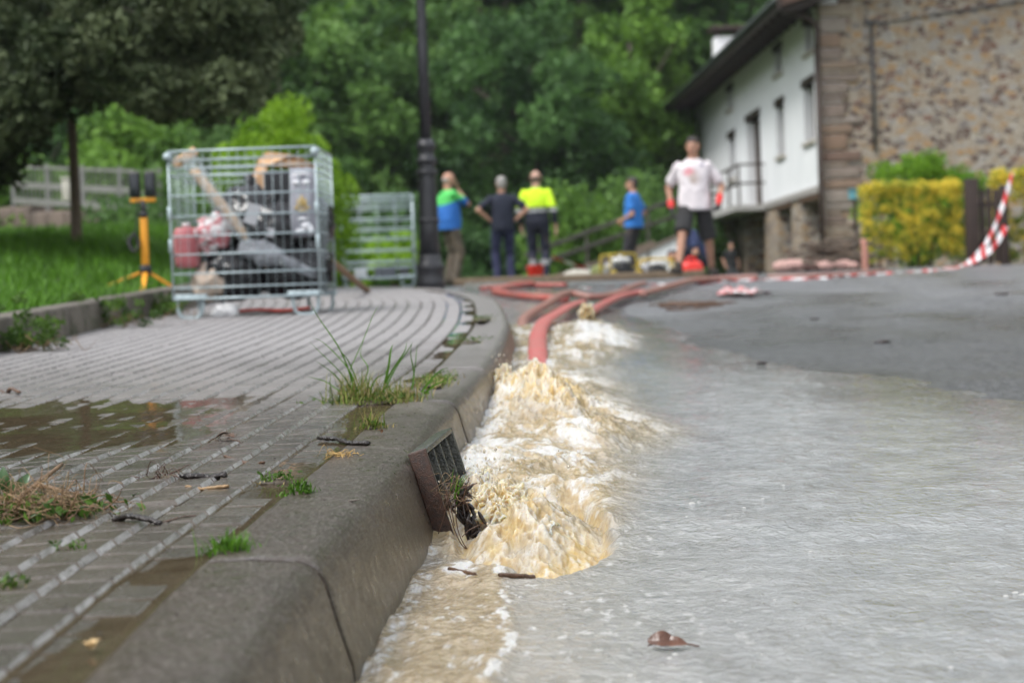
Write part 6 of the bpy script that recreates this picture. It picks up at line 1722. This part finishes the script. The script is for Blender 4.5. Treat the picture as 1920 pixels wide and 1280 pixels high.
weed("thin green tuft beside the joint level with the drain grate", 562, 925, [(60, .012, .01, .04, .0026, .6, .5, 0, 0), (40, .022, .012, .014, .003, 1, .6, -.01, 0)], 74, M_GRASS, 16)
weed("bright green tuft nearest the camera in the kerb joint", 422, 1035, [(110, .013, .014, .042, .0026, .6, .6, 0, 0), (70, .018, .025, .028, .0024, 1, .6, .012, .03)], 75, M_GRASS, 14)
weed("small flat tuft among the pavement blocks at the left", 128, 1030, [(34, .014, .008, .017, .003, 1, .6, 0, 0)], 76, M_GRASS, 8)
weed("mossy little tuft among the blocks at the lower left edge", 22, 1102, [(40, .009, .007, .018, .0026, .8, .6, 0, 0)], 77, None, 18)
weed("patch of weeds in the far part of the kerb joint", 905, 598, [(90, .03, .45, .02, .004, .8, .6, 0, 0)], 78, None, 60)
weed("weed patch in the joint where the kerb starts to bend", 885, 640, [(60, .03, .18, .02, .004, .9, .6, 0, 0)], 79, None, 40)
weed("dark green weed lying flat left of the thin green tuft", 520, 903, [(26, .02, .01, .012, .0035, 1.2, .5, 0, 0)], 80, None, 26)
# heap of washed up plants at the left
o = walk_pt(95, 968); hp = thing("plant_debris", "heap of washed up stems, straw and torn leaves at the left edge of the pavement", "debris", tuple(o))
rs = np.random.RandomState(81)
mb = MB(); stems(rs, mb, 320, np.array([-.03, .01, .016]), np.array([.052, .055, .012]), .06, .0008, .8, 4, .3); mb.build("dry_stems", M_STRAW, hp)
mb = MB(); stems(rs, mb, 190, np.array([-.02, .0, .012]), np.array([.06, .05, .01]), .055, .0012, .8, 4, .3)
mb.tube(smooth_path([walk_pt(20, 965, .015) - o, walk_pt(70, 940, .03) - o, walk_pt(118, 910, .04) - o], 10), np.linspace(.0055, .0035, 11), 8)
mb.tube(smooth_path([walk_pt(70, 942, .03) - o, walk_pt(110, 945, .025) - o, walk_pt(150, 958, .015) - o], 10), np.linspace(.0045, .0025, 11), 8); mb.build("twigs", mat("brown_twig", (.15, .085, .04), .5, .4, 30), hp)
n = 260; C = np.stack([rs.normal(size=n) * .055 - .02, rs.normal(size=n) * .05, np.abs(rs.normal(size=n)) * .012 + .004], 1)
V, F, T = leaf_cloud(rs, C, np.full(n, .008), 3, .009, (.4, .3), .5); link_mesh("torn_leaves", np_mesh("torn_leaves", V, F, False, {"tone": T}), LEAF['weed'], hp)
def leaf_mesh(mb, c, d, L, W, up=(0, 0, 1), bend=.2):
    d = np.asarray(d, float); d /= np.linalg.norm(d); sd = np.cross(d, up); sd /= np.linalg.norm(sd); u = np.cross(sd, d); V, F = [], []
    for i in range(9):
        t_ = i / 8; w = W * math.sin(math.pi * min(1, t_ * .92 + .06)) ** .8; p = np.asarray(c) + d * L * t_ + u * bend * L * math.sin(t_ * math.pi * .9)
        V += [p - sd * w * .5 + u * w * .18, p, p + sd * w * .5 + u * w * .18]
    F = [(i * 3 + k, i * 3 + k + 1, i * 3 + 4 + k, i * 3 + 3 + k) for i in range(8) for k in (0, 1)]
    mb.add(V, F, True)
M_LEAFG = mat("fresh_leaf", (.035, .085, .02), .35, .3, 40); M_LEAFB = mat("brown_leaf", (.085, .032, .015), .3, .4, 30, .4, 60)
mb = MB()
for (px, py, d, L) in [(15, 940, (-.1, 0, 1), .05), (32, 942, (.5, .1, .8), .045), (5, 950, (-.6, 0, .7), .05), (22, 948, (.2, -.3, .9), .04), (48, 985, (1, -.3, .1), .03), (88, 988, (-.6, -.6, .1), .03), (140, 975, (1, .2, .15), .028)]:
    leaf_mesh(mb, walk_pt(px, py, .012) - o, d, L, L * .42, (0, -1, .2) if abs(d[2]) > .5 else (0, 0, 1))
mb.build("green_leaves", M_LEAFG, hp)
# ---- single sticks, bark and leaves lying on the pavement
def stick(label, a, b, r, m, name="stick", rough=.25, seed=0, lift=.0, cat="stick", group=None):
    A, B = walk_pt(*a), walk_pt(*b); c = (A + B) / 2; rs = np.random.RandomState(seed); L = np.linalg.norm(B - A); mb = MB()
    P = smooth_path([A - c, (A - c) * .4 + rs.normal(size=3) * L * .03, (B - c) * .4 + rs.normal(size=3) * L * .03, B - c], 24)
    n = len(P); rr_ = r * (.75 + rough * np.array([perlin(i * .55, seed, .3) for i in range(n)]) + .25 * np.sin(np.linspace(.3, 2.8, n)))
    mb.tube(P, rr_ * .8, 9, flat=.55); me = mb.mesh(name); V = verts_of(me); V += normals_of(me) * (r * .38 * ridged(V[:, 0] * 120, V[:, 1] * 120, V[:, 2] * 120 + seed, 3))[:, None]; set_verts(me, V)
    return put(link_mesh(name, me, m), c + [0, 0, r * .6 + lift], label, cat, group)
M_BARKW = mat("wet_black_bark", (.016, .011, .009), .3, .5, 40, .6, 120); M_BARKB = mat("wet_brown_bark", (.085, .042, .02), .35, .45, 40, .5, 120); M_TANB = mat("tan_bark", (.24, .15, .07), .45, .3, 40, .4, 120)
GS = "sticks and bark lying on the wet pavement"
stick("thick charred black stick with a ragged tail in the middle of the pavement", (340, 897), (423, 893), .0075, M_BARKW, seed=1, rough=.5, group=GS)
stick("flat tan strip of bark just in front of the charred stick", (350, 914), (428, 913), .0042, M_TANB, "bark_strip", seed=2, group=GS)
stick("dark flaky bark strip in front of the small spiky tuft", (598, 824), (690, 834), .0062, M_BARKW, "bark_strip", seed=3, rough=.6, group=GS)
stick("thin brown stick lying between the charred stick and the bark strip", (423, 857), (494, 869), .0042, M_BARKB, seed=4, group=GS)
stick("broken black stick at the right end of the plant heap", (215, 978), (300, 984), .0058, M_BARKW, seed=5, rough=.6, group=GS)
stick("thin twig trailing off the black stick towards the kerb", (290, 983), (372, 967), .0016, M_TWIG, "twig", seed=6, cat="twig", group=GS)
stick("short pale twig lying flat on top of the kerb", (654, 940), (674, 938), .0022, mat("grey_twig", (.12, .1, .08), .5), "twig", seed=7, cat="twig", group=GS)
stick("short dark stick far left on the pavement near the low wall", (0, 734), (38, 738), .006, M_BARKB, seed=8, group=GS)
for k, (a, b_, lab) in enumerate([((275, 893), (345, 903), "tangle of thin twigs at the left tail of the charred stick"), ((400, 828), (440, 824), "small brown leaf wad on the flooded blocks")]):
    c = (walk_pt(*a) + walk_pt(*b_)) / 2; rs = np.random.RandomState(90 + k); mb = MB(); stems(rs, mb, 26 if k == 0 else 12, np.array([0, 0, .006]), np.array([.022, .014, .003]), .035, .0012, .7, 5, .25)
    if k: leaf_mesh(mb, (-.02, 0, .006), (1, .2, .1), .04, .02); leaf_mesh(mb, (.02, .01, .004), (-.5, .6, .1), .03, .016)
    put(mb.build("twig_tangle" if not k else "leaf_wad", M_TWIG if not k else M_BARKB), c, lab, "twigs" if not k else "leaves")
c = walk_pt(640, 856); rs = np.random.RandomState(95); mb = MB(); stems(rs, mb, 45, np.array([0, 0, .004]), np.array([.012, .012, .002]), .022, .0009, .8, 4, .2)
put(mb.build("straw_wad", mat("yellow_straw", (.42, .27, .09), .6, .3, 40)), c, "little wad of yellow straw beside the kerb near the drain grate", "straw")
for k, (px, py, lab) in enumerate([(175, 1218, "small pale yellow petal cluster low on the pavement"), (716, 813, "orange brown leaf scrap in the puddle behind the drain grate"), (250, 935, "small wet green leaf scrap in the middle of the blocks")]):
    c = walk_pt(px, py, .003); mb = MB(); rs = np.random.RandomState(97 + k)
    for j in range(6 if k == 0 else 2): leaf_mesh(mb, rs.normal(size=3) * .003 * [1, 1, .3], (rs.normal(), rs.normal(), .5), .012, .007)
    put(mb.build(["petals", "leaf_scrap", "leaf_scrap"][k], [mat("pale_petal", (.6, .42, .2), .6), mat("orange_leaf", (.3, .1, .03), .35, .3, 40), M_LEAFG][k]), c, lab, ["petals", "leaf", "leaf"][k])
# crumbs of bark and grit: nobody could count them
rs = np.random.RandomState(98); mb = MB()
for _ in range(360):
    y = rs.uniform(2.1, 7); n_ = abs(rs.normal()) * .45 + .02; x = kerb_x(y) - n_; L = rs.uniform(.0008, .0032)
    mb.ball((x, y, SL * y + KH + .001), (L * rs.uniform(.3, 2.0), L * rs.uniform(.3, 1.0), L * .3), 6, 4, Matrix.Rotation(rs.uniform(0, 3), 3, 'Z'))
tag(mb.build("bark_crumbs", M_DEBR), "crumbs of bark and grit scattered over the wet pavement and kerb", "crumbs", kind="stuff")
# ---- afloat on the water and lying on the asphalt
def water_pt(px, py, dz=0.0):
    a = on_road(px, py, .03); a[2] = float(water_fields(np.array([a[0]]), np.array([a[1]]))[0][0]) + dz; return a
c = water_pt(1252, 1185); mb = MB(); leaf_mesh(mb, (-.03, .0, .012), (1, -.05, -.12), .042, .026, (0, -.75, .66), bend=.2); leaf_mesh(mb, (-.012, -.004, .006), (1, -.15, .0), .04, .02, (0, -.6, .8), bend=.15)
mb.tube(smooth_path([(-.03, 0, .006), (0, -.004, .012), (.045, -.004, .003)], 10), .0013, 6)
put(mb.build("curled_leaf", M_LEAFB), c, "curled brown leaf afloat on the water at the lower right", "leaf")
def float_stick(label, a, b, r, m, seed):
    A, B = water_pt(*a), water_pt(*b); c = (A + B) / 2; mb = MB(); mb.tube(smooth_path([A - c, rsn(seed) * .004, B - c], 14), r * (1 + .3 * perlin(np.arange(15) * .5, seed, 0.)), 8)
    put(mb.build("floating_stick", m), c + [0, 0, r * .4], label, "stick", "sticks afloat in the gutter")
def rsn(s): return np.random.RandomState(s).normal(size=3) * [1, 1, .2]
float_stick("short brown stick afloat just downstream of the drain grate", (935, 1068), (1001, 1059), .0045, M_BARKB, 3)
float_stick("thin dark stick at the foot of the drain grate", (842, 1052), (890, 1062), .004, M_BARKB, 4)
for k, (px, py, s, lab) in enumerate([(1655, 641, .03, "small dark chip of bark on the asphalt at the right"), (1428, 688, .018, "tiny dark leaf on the thin water sheet"), (1527, 597, .022, "dark crumb of bark further up the asphalt"), (1880, 557, .04, "dark wet clod near the right edge of the road")]):
    a = on_road(px, py); z = float(road_z(np.array([a[0]]), np.array([a[1]]))[0]); w = float(water_fields(np.array([a[0]]), np.array([a[1]]))[0][0]); mb = MB()
    mb.ball((0, 0, .004), (s, s * .7, s * .3), 14, 8); put(crumple(mb, "bark_chip", M_DEBR, 40, .4, k), (a[0], a[1], max(z, w)), lab, "bark chip", "dark chips scattered on the road")
# mud streaks and leaf litter along the road edge; plants at the foot of the low wall
for k, (px, py, w, h, lab) in enumerate([(40, 660, .42, .17, "weedy clump at the foot of the low wall at the left edge"), (215, 615, .5, .24, "leafy weed clump at the foot of the low wall left of the cage"), (310, 592, .25, .12, "little weed clump at the foot of the low wall beside the cage")]):
    a = on_walk(px, py); rs = np.random.RandomState(130 + k); t = thing("weed_clump", lab, "weed", tuple(a), 0, "weeds at the foot of the low wall"); n = 36
    C = np.stack([rs.normal(size=n) * w * .3, rs.normal(size=n) * .06, np.abs(rs.normal(size=n)) * h * .4 + .02], 1); V, F, T = leaf_cloud(rs, C, np.full(n, .04), 34, .012, (.4, .35), .8)
    link_mesh("leaves", np_mesh("leaves", V, F, False, {"tone": T}), LEAF['weed'], t)
    mb = MB(); stems(rs, mb, 60, np.array([0, 0, .03]), np.array([w * .3, .05, .015]), .1, .002, .7, 4, .5); mb.build("dry_stems", mat("dry_stem", (.16, .1, .05), .7, .4) if "dry_stem" not in bpy.data.materials else bpy.data.materials["dry_stem"], t)

rs = np.random.RandomState(150); A, B = on_road(1250, 572), on_road(1350, 563); c = (A + B) / 2; c[2] = float(road_z(np.array([c[0]]), np.array([c[1]]))[0]); mb = MB(); d_ = (B - A); d_[2] *= 1.0
for k in range(26):
    q = (rs.random() - .5) * d_ + rs.normal(size=3) * [.03, .25, 0]; L = rs.uniform(.06, .22); a_ = rs.normal() * .5; e = np.array([math.cos(a_), math.sin(a_), SL * math.sin(a_)]) * L
    q[2] = SL * q[1] + .012; mb.tube(smooth_path([q - e, q + rs.normal(size=3) * [.02, .02, .004], q + e], 8), np.linspace(.012, .005, 9) * rs.uniform(.5, 1.3), 6)
put(mb.build("twig_drift", M_BARKB), c, "drift of muddy twigs stranded on the asphalt below the crumpled tape", "twigs")
# ================================================================== damp air over the valley
hz = MB(); hz.box((0, 110, 49), (420, 360, 106))
def m_haze():
    t = NT("damp_air"); v = t.node("ShaderNodeVolumePrincipled"); v.inputs["Color"].default_value = (.85, .9, .95, 1); v.inputs["Density"].default_value = .0003
    v.inputs["Anisotropy"].default_value = .2
    t.t.links.new(v.outputs[0], t.out.inputs[1]); return t.m
tag(hz.build("haze", m_haze()), "thin damp haze over the wooded valley", "haze", kind="stuff")
